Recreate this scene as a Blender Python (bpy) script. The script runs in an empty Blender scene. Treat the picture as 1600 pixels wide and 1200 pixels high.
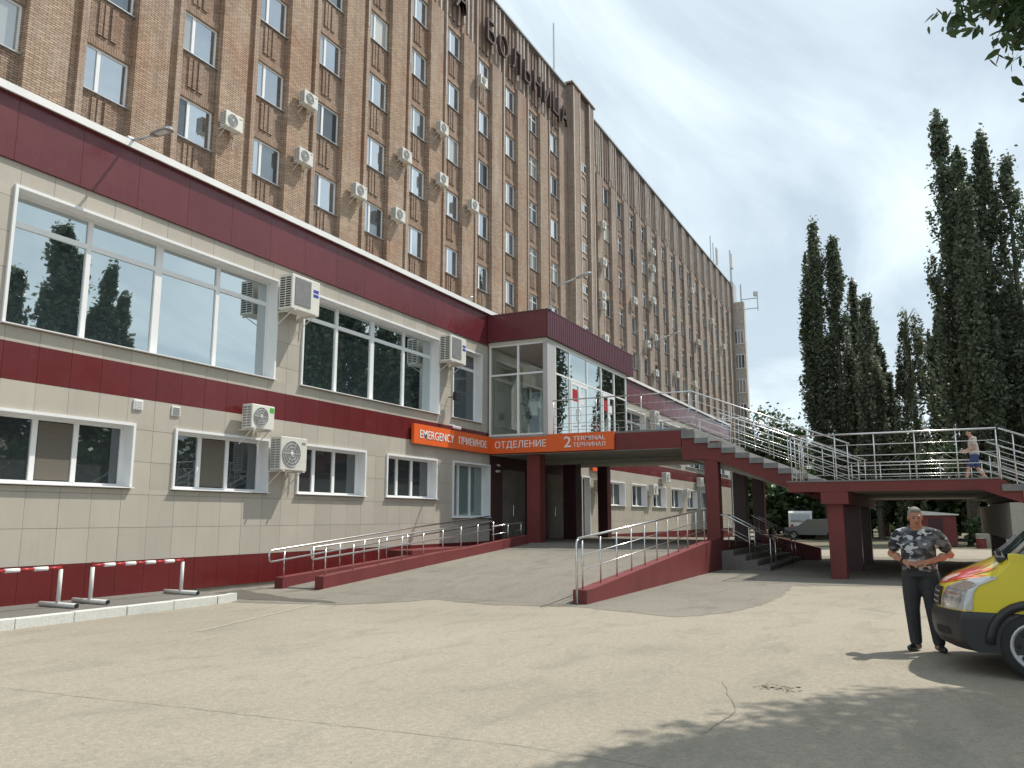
import bpy, bmesh, math, random
import numpy as np
from mathutils import Vector, Matrix
R = math.radians
scene = bpy.context.scene
COL = scene.collection

# ---------------------------------------------------------------- camera
cam_d = bpy.data.cameras.new('camera')
cam = bpy.data.objects.new('camera', cam_d)
COL.objects.link(cam)
scene.camera = cam
CAM_H, PITCH, YAW = 1.6, 9.337, 26.708
cam_d.sensor_fit = 'HORIZONTAL'
cam_d.sensor_width = 36.0
cam_d.lens = 1265.0 / 1600.0 * 36.0
cam_d.clip_start = 0.1
cam_d.clip_end = 2000.0
cam.location = (0, 0, CAM_H)
cam.rotation_euler = (R(90 + PITCH), 0, R(YAW - 90))

# ---------------------------------------------------------------- sky, sun, exposure
SUN_AZ, SUN_EL = -37.0, 56.0
world = bpy.data.worlds.new('World')
scene.world = world
world.use_nodes = True
wn, wl = world.node_tree.nodes, world.node_tree.links
wn.clear()
out = wn.new('ShaderNodeOutputWorld')
bg = wn.new('ShaderNodeBackground')
sky = wn.new('ShaderNodeTexSky')
sky.sky_type = 'NISHITA'
sky.sun_disc = False
sky.sun_elevation = R(SUN_EL)
sky.sun_rotation = R(90 - SUN_AZ)
sky.air_density = 1.0
sky.dust_density = 1.0
sky.ozone_density = 1.0
# thin streaky summer cloud all over the dome
tc = wn.new('ShaderNodeTexCoord')
sep = wn.new('ShaderNodeSeparateXYZ')
wl.new(tc.outputs['Generated'], sep.inputs[0])
mx = wn.new('ShaderNodeMath'); mx.operation = 'MAXIMUM'; mx.inputs[1].default_value = 0.0
wl.new(sep.outputs['Z'], mx.inputs[0])
mad = wn.new('ShaderNodeMath'); mad.operation = 'ADD'; mad.inputs[1].default_value = 0.18
wl.new(mx.outputs[0], mad.inputs[0])
dv = wn.new('ShaderNodeVectorMath'); dv.operation = 'DIVIDE'
cz = wn.new('ShaderNodeCombineXYZ')
for k in range(3): wl.new(mad.outputs[0], cz.inputs[k])
wl.new(tc.outputs['Generated'], dv.inputs[0]); wl.new(cz.outputs[0], dv.inputs[1])
mp = wn.new('ShaderNodeMapping')
mp.inputs['Scale'].default_value = (0.55, 1.15, 0.0)
mp.inputs['Rotation'].default_value = (0, 0, R(35))
wl.new(dv.outputs[0], mp.inputs[0])
n1 = wn.new('ShaderNodeTexNoise'); n1.inputs['Scale'].default_value = 1.3
n1.inputs['Detail'].default_value = 6; n1.inputs['Roughness'].default_value = 0.55
n1.inputs['Distortion'].default_value = 0.6
wl.new(mp.outputs[0], n1.inputs['Vector'])
rp = wn.new('ShaderNodeValToRGB')
rp.color_ramp.elements[0].position = 0.40; rp.color_ramp.elements[0].color = (0.52,)*3 + (1,)
rp.color_ramp.elements[1].position = 0.60; rp.color_ramp.elements[1].color = (1.0,)*3 + (1,)
wl.new(n1.outputs['Fac'], rp.inputs[0])
mixc = wn.new('ShaderNodeMixRGB')
mixc.inputs[2].default_value = (12.0, 13.8, 14.7, 1)
wl.new(rp.outputs[0], mixc.inputs[0]); wl.new(sky.outputs[0], mixc.inputs[1])
wl.new(mixc.outputs[0], bg.inputs['Color'])
bg.inputs['Strength'].default_value = 0.08
wl.new(bg.outputs[0], out.inputs['Surface'])

sun_d = bpy.data.lights.new('sun', 'SUN')
sun_d.energy = 4.8
sun_d.angle = R(0.53)
sun_d.color = (1.0, 0.93, 0.82)
sun = bpy.data.objects.new('sun', sun_d)
COL.objects.link(sun)
sdir = Vector((math.cos(R(SUN_EL))*math.cos(R(SUN_AZ)), math.cos(R(SUN_EL))*math.sin(R(SUN_AZ)), math.sin(R(SUN_EL))))
sun.rotation_euler = sdir.to_track_quat('Z', 'Y').to_euler()
sun.location = (40, -30, 60)

scene.view_settings.view_transform = 'Standard'
scene.view_settings.look = 'None'
scene.view_settings.exposure = 0.0
scene.view_settings.gamma = 1.0
scene.view_settings.use_curve_mapping = False
scene.render.engine = 'CYCLES'
scene.cycles.max_bounces = 8
scene.cycles.transparent_max_bounces = 12

# ---------------------------------------------------------------- helpers
class MB:
    """collects shapes, builds ONE mesh object"""
    def __init__(s): s.v = []; s.f = []; s.mi = []
    def add(s, vs, fs, mi=0):
        b = len(s.v); s.v += [tuple(p) for p in vs]
        s.f += [tuple(b + i for i in f) for f in fs]; s.mi += [mi]*len(fs); return s
    def box(s, a, b, mi=0):
        (x0,y0,z0),(x1,y1,z1) = a, b
        if x0 > x1: x0,x1 = x1,x0
        if y0 > y1: y0,y1 = y1,y0
        if z0 > z1: z0,z1 = z1,z0
        return s.add([(x0,y0,z0),(x1,y0,z0),(x1,y1,z0),(x0,y1,z0),(x0,y0,z1),(x1,y0,z1),(x1,y1,z1),(x0,y1,z1)],
              [(0,3,2,1),(4,5,6,7),(0,1,5,4),(1,2,6,5),(2,3,7,6),(3,0,4,7)], mi)
    def bev(s, a, b, c, mi=0):
        """box with its vertical-and-horizontal edges chamfered by c"""
        (x0,y0,z0),(x1,y1,z1) = a, b
        if x0 > x1: x0,x1 = x1,x0
        if y0 > y1: y0,y1 = y1,y0
        if z0 > z1: z0,z1 = z1,z0
        bm = bmesh.new()
        bmesh.ops.create_cube(bm, size=1.0)
        for v in bm.verts:
            v.co = Vector(((x0+x1)/2+v.co.x*(x1-x0), (y0+y1)/2+v.co.y*(y1-y0), (z0+z1)/2+v.co.z*(z1-z0)))
        bmesh.ops.bevel(bm, geom=list(bm.edges), offset=c, segments=2, affect='EDGES', profile=0.5)
        bm.verts.index_update()
        s.add([v.co[:] for v in bm.verts], [[v.index for v in f.verts] for f in bm.faces], mi)
        bm.free(); return s
    def prism(s, poly, axis, a, b, mi=0):
        """poly in the two other axes (cyclic order), extruded along axis from a to b"""
        n = len(poly)
        def P(p, k):
            if axis == 0: return (k, p[0], p[1])
            if axis == 1: return (p[0], k, p[1])
            return (p[0], p[1], k)
        vs = [P(p, a) for p in poly] + [P(p, b) for p in poly]
        fs = [tuple(range(n-1,-1,-1)), tuple(range(n,2*n))] + [(i,(i+1)%n,n+(i+1)%n,n+i) for i in range(n)]
        return s.add(vs, fs, mi)
    def tube(s, pts, r, n=8, mi=0, caps=True):
        pts = [Vector(p) for p in pts]
        rs = r if isinstance(r, (list, tuple)) else [r]*len(pts)
        d0 = (pts[1]-pts[0]).normalized()
        up = Vector((0,0,1)) if abs(d0.z) < 0.9 else Vector((1,0,0))
        a = d0.cross(up).normalized(); vs = []
        for i, p in enumerate(pts):
            if i == 0: d = pts[1]-pts[0]
            elif i == len(pts)-1: d = pts[-1]-pts[-2]
            else: d = (pts[i+1]-pts[i]).normalized() + (pts[i]-pts[i-1]).normalized()
            d.normalize(); a = (a - d*a.dot(d)).normalized(); b = d.cross(a)
            k = 1.0
            if 0 < i < len(pts)-1:
                k = 1.0/max(0.6, d.dot((pts[i+1]-pts[i]).normalized()))
            for j in range(n):
                t = 2*math.pi*j/n
                vs.append(p + (a*math.cos(t) + b*math.sin(t))*rs[i]*(k if False else 1.0))
        fs = []
        for i in range(len(pts)-1):
            for j in range(n):
                fs.append((i*n+j, i*n+(j+1)%n, (i+1)*n+(j+1)%n, (i+1)*n+j))
        if caps:
            fs.append(tuple(range(n-1,-1,-1))); m = (len(pts)-1)*n; fs.append(tuple(range(m, m+n)))
        return s.add(vs, fs, mi)
    def ell(s, c, r, rot=None, nu=12, nv=8, mi=0):
        vs = []; fs = []; c = Vector(c)
        for i in range(nv+1):
            th = math.pi*i/nv
            for j in range(nu):
                ph = 2*math.pi*j/nu
                p = Vector((r[0]*math.sin(th)*math.cos(ph), r[1]*math.sin(th)*math.sin(ph), r[2]*math.cos(th)))
                if rot: p = rot @ p
                vs.append(c+p)
        for i in range(nv):
            for j in range(nu):
                fs.append((i*nu+j, (i+1)*nu+j, (i+1)*nu+(j+1)%nu, i*nu+(j+1)%nu))
        return s.add(vs, fs, mi)
    def disc(s, c, r, axis, n=20, mi=0, t=0.0):
        a = {0:(Vector((0,1,0)),Vector((0,0,1))),1:(Vector((1,0,0)),Vector((0,0,1))),2:(Vector((1,0,0)),Vector((0,1,0)))}[axis]
        c = Vector(c)
        s.add([c + a[0]*r*math.cos(2*math.pi*i/n) + a[1]*r*math.sin(2*math.pi*i/n) for i in range(n)], [tuple(range(n))], mi)
        return s
    def xf(s, M):
        s.v = [tuple(M @ Vector(p)) for p in s.v]; return s
    def mesh(s, name, mats, smooth=False):
        me = bpy.data.meshes.new(name)
        me.from_pydata(s.v, [], s.f)
        for m in (mats if isinstance(mats, (list, tuple)) else [mats]): me.materials.append(m)
        if any(s.mi): me.polygons.foreach_set('material_index', s.mi)
        if smooth: me.polygons.foreach_set('use_smooth', [True]*len(me.polygons))
        me.update(); return me
    def build(s, name, mats, parent=None, smooth=False, loc=(0,0,0)):
        return link(name, s.mesh(name, mats, smooth), parent, loc)

def link(name, me, parent=None, loc=(0,0,0), rot=None):
    o = bpy.data.objects.new(name, me); COL.objects.link(o)
    if parent is not None: o.parent = parent
    o.location = loc
    if rot is not None: o.rotation_euler = rot
    return o
def tag(o, label=None, cat=None, group=None, kind=None):
    if label: o['label'] = label
    if cat: o['category'] = cat
    if group: o['group'] = group
    if kind: o['kind'] = kind
    return o
def thing(name, loc, label, cat, group=None, rz=0.0):
    o = bpy.data.objects.new(name, None); COL.objects.link(o)
    o.empty_display_size = 0.3
    o.location = loc; o.rotation_euler = (0, 0, rz)
    return tag(o, label, cat, group)
def world_thing(name, label, cat, group=None):
    """an Empty at the origin: its parts are written in place coordinates"""
    return thing(name, (0,0,0), label, cat, group)
def copy_tree(o, parent=None):
    c = o.copy(); COL.objects.link(c); c.parent = parent
    for ch in list(o.children): copy_tree(ch, c)
    return c
_bc = {}
def cbox(dx, dy, dz, mat):
    """shared box mesh, corner at the origin"""
    k = (round(dx,3), round(dy,3), round(dz,3), mat.name)
    if k not in _bc: _bc[k] = MB().box((0,0,0),(dx,dy,dz)).mesh('box', mat)
    return _bc[k]
def boxpart(name, a, b, mat, parent):
    lo = [min(a[i],b[i]) for i in range(3)]; hi = [max(a[i],b[i]) for i in range(3)]
    return link(name, cbox(hi[0]-lo[0], hi[1]-lo[1], hi[2]-lo[2], mat), parent, lo)
def cut(rects, hole):
    """subtract hole from a list of rects (x0,x1,z0,z1)"""
    o = []
    hx0,hx1,hz0,hz1 = hole
    for (x0,x1,z0,z1) in rects:
        if hx1 <= x0 or hx0 >= x1 or hz1 <= z0 or hz0 >= z1: o.append((x0,x1,z0,z1)); continue
        if z0 < hz0: o.append((x0,x1,z0,hz0))
        if hz1 < z1: o.append((x0,x1,hz1,z1))
        a, b = max(z0,hz0), min(z1,hz1)
        if x0 < hx0: o.append((x0,hx0,a,b))
        if hx1 < x1: o.append((hx1,x1,a,b))
    return [r for r in o if r[1]-r[0] > 0.015 and r[3]-r[2] > 0.015]

# ---------------------------------------------------------------- materials
def newmat(name):
    m = bpy.data.materials.new(name); m.use_nodes = True
    nt = m.node_tree; b = nt.nodes['Principled BSDF']
    return m, nt.nodes, nt.links, b
def pos(n, l, scale=(1,1,1), obj=False):
    if obj:
        t = n.new('ShaderNodeTexCoord'); src = t.outputs['Object']
    else:
        t = n.new('ShaderNodeNewGeometry'); src = t.outputs['Position']
    mp = n.new('ShaderNodeMapping'); mp.inputs['Scale'].default_value = scale
    l.new(src, mp.inputs[0]); return mp.outputs[0]
def noise(n, l, vec, scale, detail=4, rough=0.55, dist=0.0):
    t = n.new('ShaderNodeTexNoise'); t.inputs['Scale'].default_value = scale
    t.inputs['Detail'].default_value = detail; t.inputs['Roughness'].default_value = rough
    t.inputs['Distortion'].default_value = dist
    l.new(vec, t.inputs['Vector']); return t.outputs['Fac']
def ramp(n, l, fac, stops):
    r = n.new('ShaderNodeValToRGB'); e = r.color_ramp.elements
    while len(e) < len(stops): e.new(0.5)
    for i, (p, c) in enumerate(stops):
        e[i].position = p; e[i].color = tuple(c)+(1,) if len(c) == 3 else c
    l.new(fac, r.inputs[0]); return r.outputs[0]
def mixrgb(n, l, fac, a, b, mode='MIX'):
    m = n.new('ShaderNodeMixRGB'); m.blend_type = mode
    for i, x in ((0,fac),(1,a),(2,b)):
        if hasattr(x, 'is_linked') or hasattr(x, 'links'): l.new(x, m.inputs[i])
        elif isinstance(x, (int,float)): m.inputs[i].default_value = x
        else: m.inputs[i].default_value = tuple(x)+(1,)
    return m.outputs[0]
def bump(n, l, b, h, strength=0.3, dist=0.02):
    bn = n.new('ShaderNodeBump'); bn.inputs['Strength'].default_value = strength
    bn.inputs['Distance'].default_value = dist
    l.new(h, bn.inputs['Height']); l.new(bn.outputs[0], b.inputs['Normal'])
def paint(name, col, rough=0.5, var=0.12, scale=2.0, metal=0.0, spec=0.5, bmp=0.0, bscale=60, island=0.0, coat=0.0):
    m, n, l, b = newmat(name)
    v = pos(n, l)
    f = noise(n, l, v, scale, 5, 0.6)
    lo = tuple(max(0, c*(1-var)) for c in col); hi = tuple(min(1, c*(1+var)) for c in col)
    c = ramp(n, l, f, [(0.3, lo), (0.7, hi)])
    if island:
        oi = n.new('ShaderNodeObjectInfo')
        k = ramp(n, l, oi.outputs['Random'], [(0, (1-island,)*3), (1, (1+island,)*3)])
        c = mixrgb(n, l, 1.0, c, k, 'MULTIPLY')
    l.new(c, b.inputs['Base Color'])
    b.inputs['Roughness'].default_value = rough
    b.inputs['Metallic'].default_value = metal
    b.inputs['Specular IOR Level'].default_value = spec
    if coat: b.inputs['Coat Weight'].default_value = coat; b.inputs['Coat Roughness'].default_value = 0.05
    if bmp: bump(n, l, b, noise(n, l, v, bscale, 3), bmp, 0.01)
    return m
M = {}
def concrete_mat(name, lo, mid, hi, stain, bs=0.25, sc=1.0):
    m, n, l, b = newmat(name)
    v = pos(n, l)
    big = noise(n, l, v, 0.12*sc, 5, 0.6, 0.4)
    c = ramp(n, l, big, [(0.3, lo), (0.5, mid), (0.72, hi)])
    med = noise(n, l, pos(n, l, (1,2.2,1)), 0.8*sc, 6, 0.65, 0.8)
    c = mixrgb(n, l, ramp(n, l, med, [(0.50,(0,0,0)),(0.74,(0.62,)*3)]), c, stain)
    vo = n.new('ShaderNodeTexVoronoi'); vo.inputs['Scale'].default_value = 70*sc; l.new(v, vo.inputs['Vector'])
    c = mixrgb(n, l, 1.0, c, ramp(n, l, vo.outputs['Color'], [(0.1,(0.86,)*3),(0.9,(1.12,)*3)]), 'MULTIPLY')
    ty = noise(n, l, pos(n, l, (0.25,2.6,1)), 0.9*sc, 4, 0.6, 0.3)
    c = mixrgb(n, l, ramp(n, l, ty, [(0.58,(0,0,0)),(0.78,(0.22,)*3)]), c, stain)
    fine = noise(n, l, v, 14*sc, 6, 0.75)
    c = mixrgb(n, l, 1.0, c, ramp(n, l, fine, [(0.25,(0.80,)*3),(0.75,(1.14,)*3)]), 'MULTIPLY')
    sp = noise(n, l, v, 55*sc, 3, 0.6)
    c = mixrgb(n, l, ramp(n, l, sp, [(0.66,(0,)*3),(0.76,(0.55,)*3)]), c, tuple(x*0.45 for x in mid))
    sp2 = noise(n, l, v, 3.1*sc, 2, 0.4)
    c = mixrgb(n, l, ramp(n, l, sp2, [(0.70,(0,)*3),(0.78,(0.35,)*3)]), c, tuple(x*0.6 for x in mid))
    l.new(c, b.inputs['Base Color'])
    b.inputs['Roughness'].default_value = 0.92
    b.inputs['Specular IOR Level'].default_value = 0.25
    bump(n, l, b, noise(n, l, v, 45*sc, 6, 0.7), bs, 0.012)
    return m
M['ground'] = concrete_mat('pale_concrete', (0.272,0.246,0.20), (0.315,0.286,0.234), (0.35,0.318,0.26), (0.208,0.19,0.158))
M['asphalt'] = concrete_mat('worn_asphalt', (0.178,0.167,0.144), (0.222,0.208,0.178), (0.26,0.243,0.207), (0.125,0.118,0.103), 0.35)
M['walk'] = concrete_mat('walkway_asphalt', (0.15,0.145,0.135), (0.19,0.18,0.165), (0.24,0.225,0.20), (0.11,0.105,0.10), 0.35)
M['kerb'] = concrete_mat('kerb_paint', (0.52,0.53,0.51), (0.60,0.61,0.58), (0.68,0.69,0.66), (0.40,0.40,0.38), 0.2, 2.0)
M['plaster'] = concrete_mat('grey_plaster', (0.30,0.30,0.27), (0.36,0.36,0.32), (0.42,0.42,0.38), (0.24,0.24,0.21), 0.15)
M['step'] = concrete_mat('step_granite', (0.18,0.185,0.185), (0.22,0.225,0.225), (0.26,0.265,0.265), (0.14,0.14,0.14), 0.1, 2.0)
M['soil'] = concrete_mat('dusty_soil', (0.12,0.11,0.075), (0.16,0.145,0.10), (0.20,0.18,0.13), (0.09,0.09,0.06), 0.4)

def tile_mat(name, col, rough, var, dust=0.22):
    m, n, l, b = newmat(name)
    oi = n.new('ShaderNodeObjectInfo')
    v = pos(n, l)
    f = noise(n, l, v, 1.1, 5, 0.6)
    c = ramp(n, l, f, [(0.3, tuple(x*(1-var) for x in col)), (0.7, tuple(x*(1+var) for x in col))])
    k = ramp(n, l, oi.outputs['Random'], [(0, (0.93,)*3), (1, (1.06,)*3)])
    c = mixrgb(n, l, 1.0, c, k, 'MULTIPLY')
    sp = noise(n, l, pos(n, l, (3,3,0.35)), 3.0, 5, 0.6)
    c = mixrgb(n, l, ramp(n, l, sp, [(0.5,(0,)*3),(0.85,(dust,)*3)]), c, (0.30,0.28,0.25))
    l.new(c, b.inputs['Base Color'])
    b.inputs['Specular IOR Level'].default_value = 0.5
    rr = ramp(n, l, noise(n, l, v, 2.4, 4), [(0.3,(rough*0.8,)*3),(0.7,(rough*1.25,)*3)])
    l.new(rr, b.inputs['Roughness'])
    bump(n, l, b, noise(n, l, v, 1.6, 2), 0.06, 0.02)
    return m
M['beige'] = tile_mat('beige_tile', (0.432,0.400,0.345), 0.42, 0.05, 0.25)
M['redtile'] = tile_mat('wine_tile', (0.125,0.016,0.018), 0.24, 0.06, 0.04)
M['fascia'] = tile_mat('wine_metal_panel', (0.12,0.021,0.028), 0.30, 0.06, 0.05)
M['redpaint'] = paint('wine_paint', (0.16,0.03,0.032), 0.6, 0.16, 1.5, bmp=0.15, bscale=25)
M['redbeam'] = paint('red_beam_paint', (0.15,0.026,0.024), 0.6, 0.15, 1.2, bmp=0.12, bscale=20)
M['darkred'] = paint('shaded_maroon', (0.055,0.012,0.018), 0.35, 0.15, 1.5)  # wine red darkened for the porch shade; also on rear columns
M['backing'] = paint('tile_joint_backing', (0.24,0.22,0.195), 0.9, 0.2)  # plain grey-beige wall showing in the tile joints
M['white'] = paint('white_plastic', (0.76,0.77,0.78), 0.35, 0.03)
M['whitemetal'] = paint('white_coping_metal', (0.78,0.78,0.78), 0.4, 0.05)
M['offwhite'] = paint('aged_white_paint', (0.62,0.62,0.60), 0.5, 0.10, 5)
M['ac'] = paint('ac_cream_enamel', (0.66,0.65,0.60), 0.4, 0.06, 4, island=0.08)
M['acgrill'] = paint('ac_grey_grille', (0.22,0.225,0.23), 0.5, 0.1, 10)
M['black'] = paint('black_plastic', (0.018,0.018,0.02), 0.45, 0.15, 6)
M['rubber'] = paint('black_rubber', (0.015,0.015,0.016), 0.8, 0.2, 8)
M['dark'] = paint('dark_void', (0.012,0.012,0.014), 0.8, 0.2, 3)
M['orange'] = paint('orange_sign', (0.74,0.12,0.02), 0.45, 0.05, 1.0)
M['lettersteel'] = paint('rusty_letter_frame', (0.055,0.035,0.035), 0.7, 0.3, 5)
M['corr'] = paint('corrugated_wine_metal', (0.10,0.03,0.045), 0.42, 0.1, 2)
M['galv'] = paint('galvanised_steel', (0.45,0.46,0.47), 0.4, 0.15, 8, metal=0.7)
M['blue'] = paint('blue_print', (0.03,0.05,0.35), 0.5, 0.05)
M['green'] = paint('green_sticker', (0.06,0.40,0.06), 0.5, 0.05)
M['red'] = paint('red_paint', (0.36,0.02,0.025), 0.4, 0.1, 4)
M['crack'] = paint('crack_dark', (0.20,0.185,0.155), 0.95, 0.3, 6)
M['ply'] = paint('interior_paint', (0.58,0.57,0.50), 0.8, 0.05)
M['floor'] = paint('interior_floor', (0.30,0.28,0.25), 0.4, 0.1)

def steel(name, rough):
    m, n, l, b = newmat(name)
    f = noise(n, l, pos(n, l, (1,1,1)), 6, 4)
    l.new(ramp(n, l, f, [(0.3,(0.60,0.60,0.60)),(0.7,(0.74,0.74,0.74))]), b.inputs['Base Color'])
    b.inputs['Metallic'].default_value = 1.0; b.inputs['Roughness'].default_value = rough
    return m
M['steel'] = steel('stainless_rail', 0.24)

def glass(name, tint, dark, mixf, rough=0.012, wav=0.02, island=False):
    """pane: mirror-like film over a dim room"""
    m, n, l, b = newmat(name)
    n.remove(b)
    o = n['Material Output']
    g = n.new('ShaderNodeBsdfGlossy'); g.inputs['Roughness'].default_value = rough
    g.inputs['Color'].default_value = tuple(tint)+(1,)
    d = n.new('ShaderNodeBsdfDiffuse')
    if island:
        oi = n.new('ShaderNodeObjectInfo')
        c = ramp(n, l, oi.outputs['Random'], [(0,dark),(0.45,tuple(x*1.6 for x in dark)),(0.62,(0.30,0.31,0.30)),(0.72,dark),(0.88,(0.48,0.48,0.44)),(0.93,tuple(x*0.6 for x in dark))])
        for e in c.node.color_ramp.elements: pass
        c.node.color_ramp.interpolation = 'CONSTANT'
        l.new(c, d.inputs['Color'])
    else:
        d.inputs['Color'].default_value = tuple(dark)+(1,)
    lw = n.new('ShaderNodeLayerWeight'); lw.inputs['Blend'].default_value = 0.35
    mr = n.new('ShaderNodeMapRange'); l.new(lw.outputs['Facing'], mr.inputs[0])
    mr.inputs[3].default_value = mixf*0.85; mr.inputs[4].default_value = min(0.97, mixf*1.5)
    ms = n.new('ShaderNodeMixShader')
    fac = mr.outputs[0]
    if island:
        k = ramp(n, l, oi.outputs['Random'], [(0,(1,)*3),(.14,(.45,)*3),(.28,(1.05,)*3),(.5,(.8,)*3),(.62,(.5,)*3),(.72,(.22,)*3),(.80,(1,)*3),(.88,(.4,)*3),(.95,(.9,)*3)]); k.node.color_ramp.interpolation = 'CONSTANT'
        mu = n.new('ShaderNodeMath'); mu.operation = 'MULTIPLY'; l.new(fac, mu.inputs[0]); l.new(k, mu.inputs[1]); fac = mu.outputs[0]
    l.new(fac, ms.inputs[0]); l.new(d.outputs[0], ms.inputs[1]); l.new(g.outputs[0], ms.inputs[2])
    l.new(ms.outputs[0], o.inputs['Surface'])
    bn = n.new('ShaderNodeBump'); bn.inputs['Strength'].default_value = wav; bn.inputs['Distance'].default_value = 0.05
    l.new(noise(n, l, pos(n, l), 0.9, 2), bn.inputs['Height']); l.new(bn.outputs[0], g.inputs['Normal'])
    return m
M['film'] = glass('mirror_film_glass', (0.80,0.88,0.90), (0.035,0.05,0.055), 0.62, 0.012, 0.05)
M['pane'] = glass('dark_window_glass', (0.85,0.9,0.95), (0.035,0.042,0.045), 0.17, 0.012, 0.03)
M['tallpane'] = glass('curtained_green_glass', (0.85,0.9,0.9), (0.16,0.22,0.21), 0.16)
M['hpane'] = glass('hospital_window_glass', (0.85,0.91,0.97), (0.05,0.06,0.07), 0.52, 0.015, 0.06, island=True)
M['screen'] = paint('insect_screen', (0.12,0.108,0.088), 0.8, 0.1, 20)
def clear_glass(name, refl, tint=(0.86,0.90,0.88), ref_tint=(0.9,0.95,0.95)):
    m, n, l, b = newmat(name); n.remove(b); o = n['Material Output']
    t = n.new('ShaderNodeBsdfTransparent'); t.inputs['Color'].default_value = tuple(tint)+(1,)
    g = n.new('ShaderNodeBsdfGlossy'); g.inputs['Roughness'].default_value = 0.01; g.inputs['Color'].default_value = tuple(ref_tint)+(1,)
    ms = n.new('ShaderNodeMixShader'); ms.inputs[0].default_value = refl
    l.new(t.outputs[0], ms.inputs[1]); l.new(g.outputs[0], ms.inputs[2]); l.new(ms.outputs[0], o.inputs['Surface'])
    return m
M['clear'] = clear_glass('vestibule_clear_glass', 0.10, (0.93,0.96,0.94))
M['front'] = clear_glass('vestibule_reflective_glass', 0.5, (0.80,0.86,0.84))
M['carglass'] = glass('car_glass', (0.8,0.86,0.88), (0.02,0.03,0.03), 0.22)

def brick_mat(name, c1, c2, mortar, grime, pale_amt, red):
    m, n, l, b = newmat(name)
    g = n.new('ShaderNodeNewGeometry'); s = n.new('ShaderNodeSeparateXYZ'); l.new(g.outputs['Position'], s.inputs[0])
    ad = n.new('ShaderNodeMath'); ad.operation = 'ADD'; l.new(s.outputs['X'], ad.inputs[0]); l.new(s.outputs['Y'], ad.inputs[1])
    c = n.new('ShaderNodeCombineXYZ'); l.new(ad.outputs[0], c.inputs[0]); l.new(s.outputs['Z'], c.inputs[1])
    br = n.new('ShaderNodeTexBrick'); l.new(c.outputs[0], br.inputs['Vector'])
    br.inputs['Scale'].default_value = 1.0
    br.inputs['Brick Width'].default_value = 0.262; br.inputs['Row Height'].default_value = 0.078
    br.inputs['Mortar Size'].default_value = 0.010; br.inputs['Mortar Smooth'].default_value = 0.2
    br.inputs['Bias'].default_value = 0.0
    br.inputs['Color1'].default_value = tuple(c1)+(1,); br.inputs['Color2'].default_value = tuple(c2)+(1,); br.inputs['Mortar'].default_value = tuple(mortar)+(1,)
    v = g.outputs['Position']
    big = noise(n, l, v, 0.25, 5, 0.65, 0.6)
    col = mixrgb(n, l, 1.0, br.outputs['Color'], ramp(n, l, big, [(0.3,red),(0.48,(1.0,0.96,0.92)),(0.72,(1.12,1.10,1.05))]), 'MULTIPLY')
    # water streaks running down, and washed-out patches
    st = noise(n, l, pos(n, l, (2.2,2.2,0.10)), 1.3, 5, 0.7)
    col = mixrgb(n, l, ramp(n, l, st, [(0.48,(0,)*3),(0.78,(0.60,)*3)]), col, grime)
    pale = noise(n, l, pos(n, l, (1.0,1.0,0.22)), 0.8, 6, 0.75)
    col = mixrgb(n, l, ramp(n, l, pale, [(0.52,(0,)*3),(0.80,(pale_amt,)*3)]), col, (0.60,0.54,0.48))
    # grime grows towards the roof of the old building
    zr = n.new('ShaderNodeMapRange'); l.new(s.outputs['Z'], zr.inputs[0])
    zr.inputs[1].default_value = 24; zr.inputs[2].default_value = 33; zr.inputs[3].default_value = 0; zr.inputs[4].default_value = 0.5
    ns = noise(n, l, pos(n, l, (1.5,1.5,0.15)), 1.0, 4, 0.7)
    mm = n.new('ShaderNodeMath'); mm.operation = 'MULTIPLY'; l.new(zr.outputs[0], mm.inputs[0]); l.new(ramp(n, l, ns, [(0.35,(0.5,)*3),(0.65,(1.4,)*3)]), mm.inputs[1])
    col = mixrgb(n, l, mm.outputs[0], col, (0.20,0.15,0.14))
    # brick turns greyer and darker towards the far wing
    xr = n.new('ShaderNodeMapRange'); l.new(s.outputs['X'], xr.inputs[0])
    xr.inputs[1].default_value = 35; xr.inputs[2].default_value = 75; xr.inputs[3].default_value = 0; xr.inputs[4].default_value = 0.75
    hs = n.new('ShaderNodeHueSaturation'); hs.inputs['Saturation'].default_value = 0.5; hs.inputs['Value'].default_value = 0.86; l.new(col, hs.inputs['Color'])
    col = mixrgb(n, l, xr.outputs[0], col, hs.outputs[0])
    l.new(col, b.inputs['Base Color'])
    b.inputs['Roughness'].default_value = 0.9; b.inputs['Specular IOR Level'].default_value = 0.2
    iv = n.new('ShaderNodeMath'); iv.operation = 'SUBTRACT'; iv.inputs[0].default_value = 1.0; l.new(br.outputs['Fac'], iv.inputs[1])
    bump(n, l, b, iv.outputs[0], 0.6, 0.02)
    return m
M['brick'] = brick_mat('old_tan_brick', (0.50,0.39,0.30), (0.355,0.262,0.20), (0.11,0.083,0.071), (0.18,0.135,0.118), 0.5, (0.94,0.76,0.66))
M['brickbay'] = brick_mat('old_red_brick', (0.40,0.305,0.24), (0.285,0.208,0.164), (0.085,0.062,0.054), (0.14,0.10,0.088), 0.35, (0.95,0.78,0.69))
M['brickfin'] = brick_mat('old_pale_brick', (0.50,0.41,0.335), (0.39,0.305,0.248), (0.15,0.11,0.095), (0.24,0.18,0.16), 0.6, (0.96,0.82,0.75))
M['lintel'] = paint('soldier_brick', (0.30,0.205,0.15), 0.9, 0.3, 6)
M['ledge'] = paint('weathered_concrete_strip', (0.46,0.41,0.37), 0.85, 0.22, 2.5)

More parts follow.
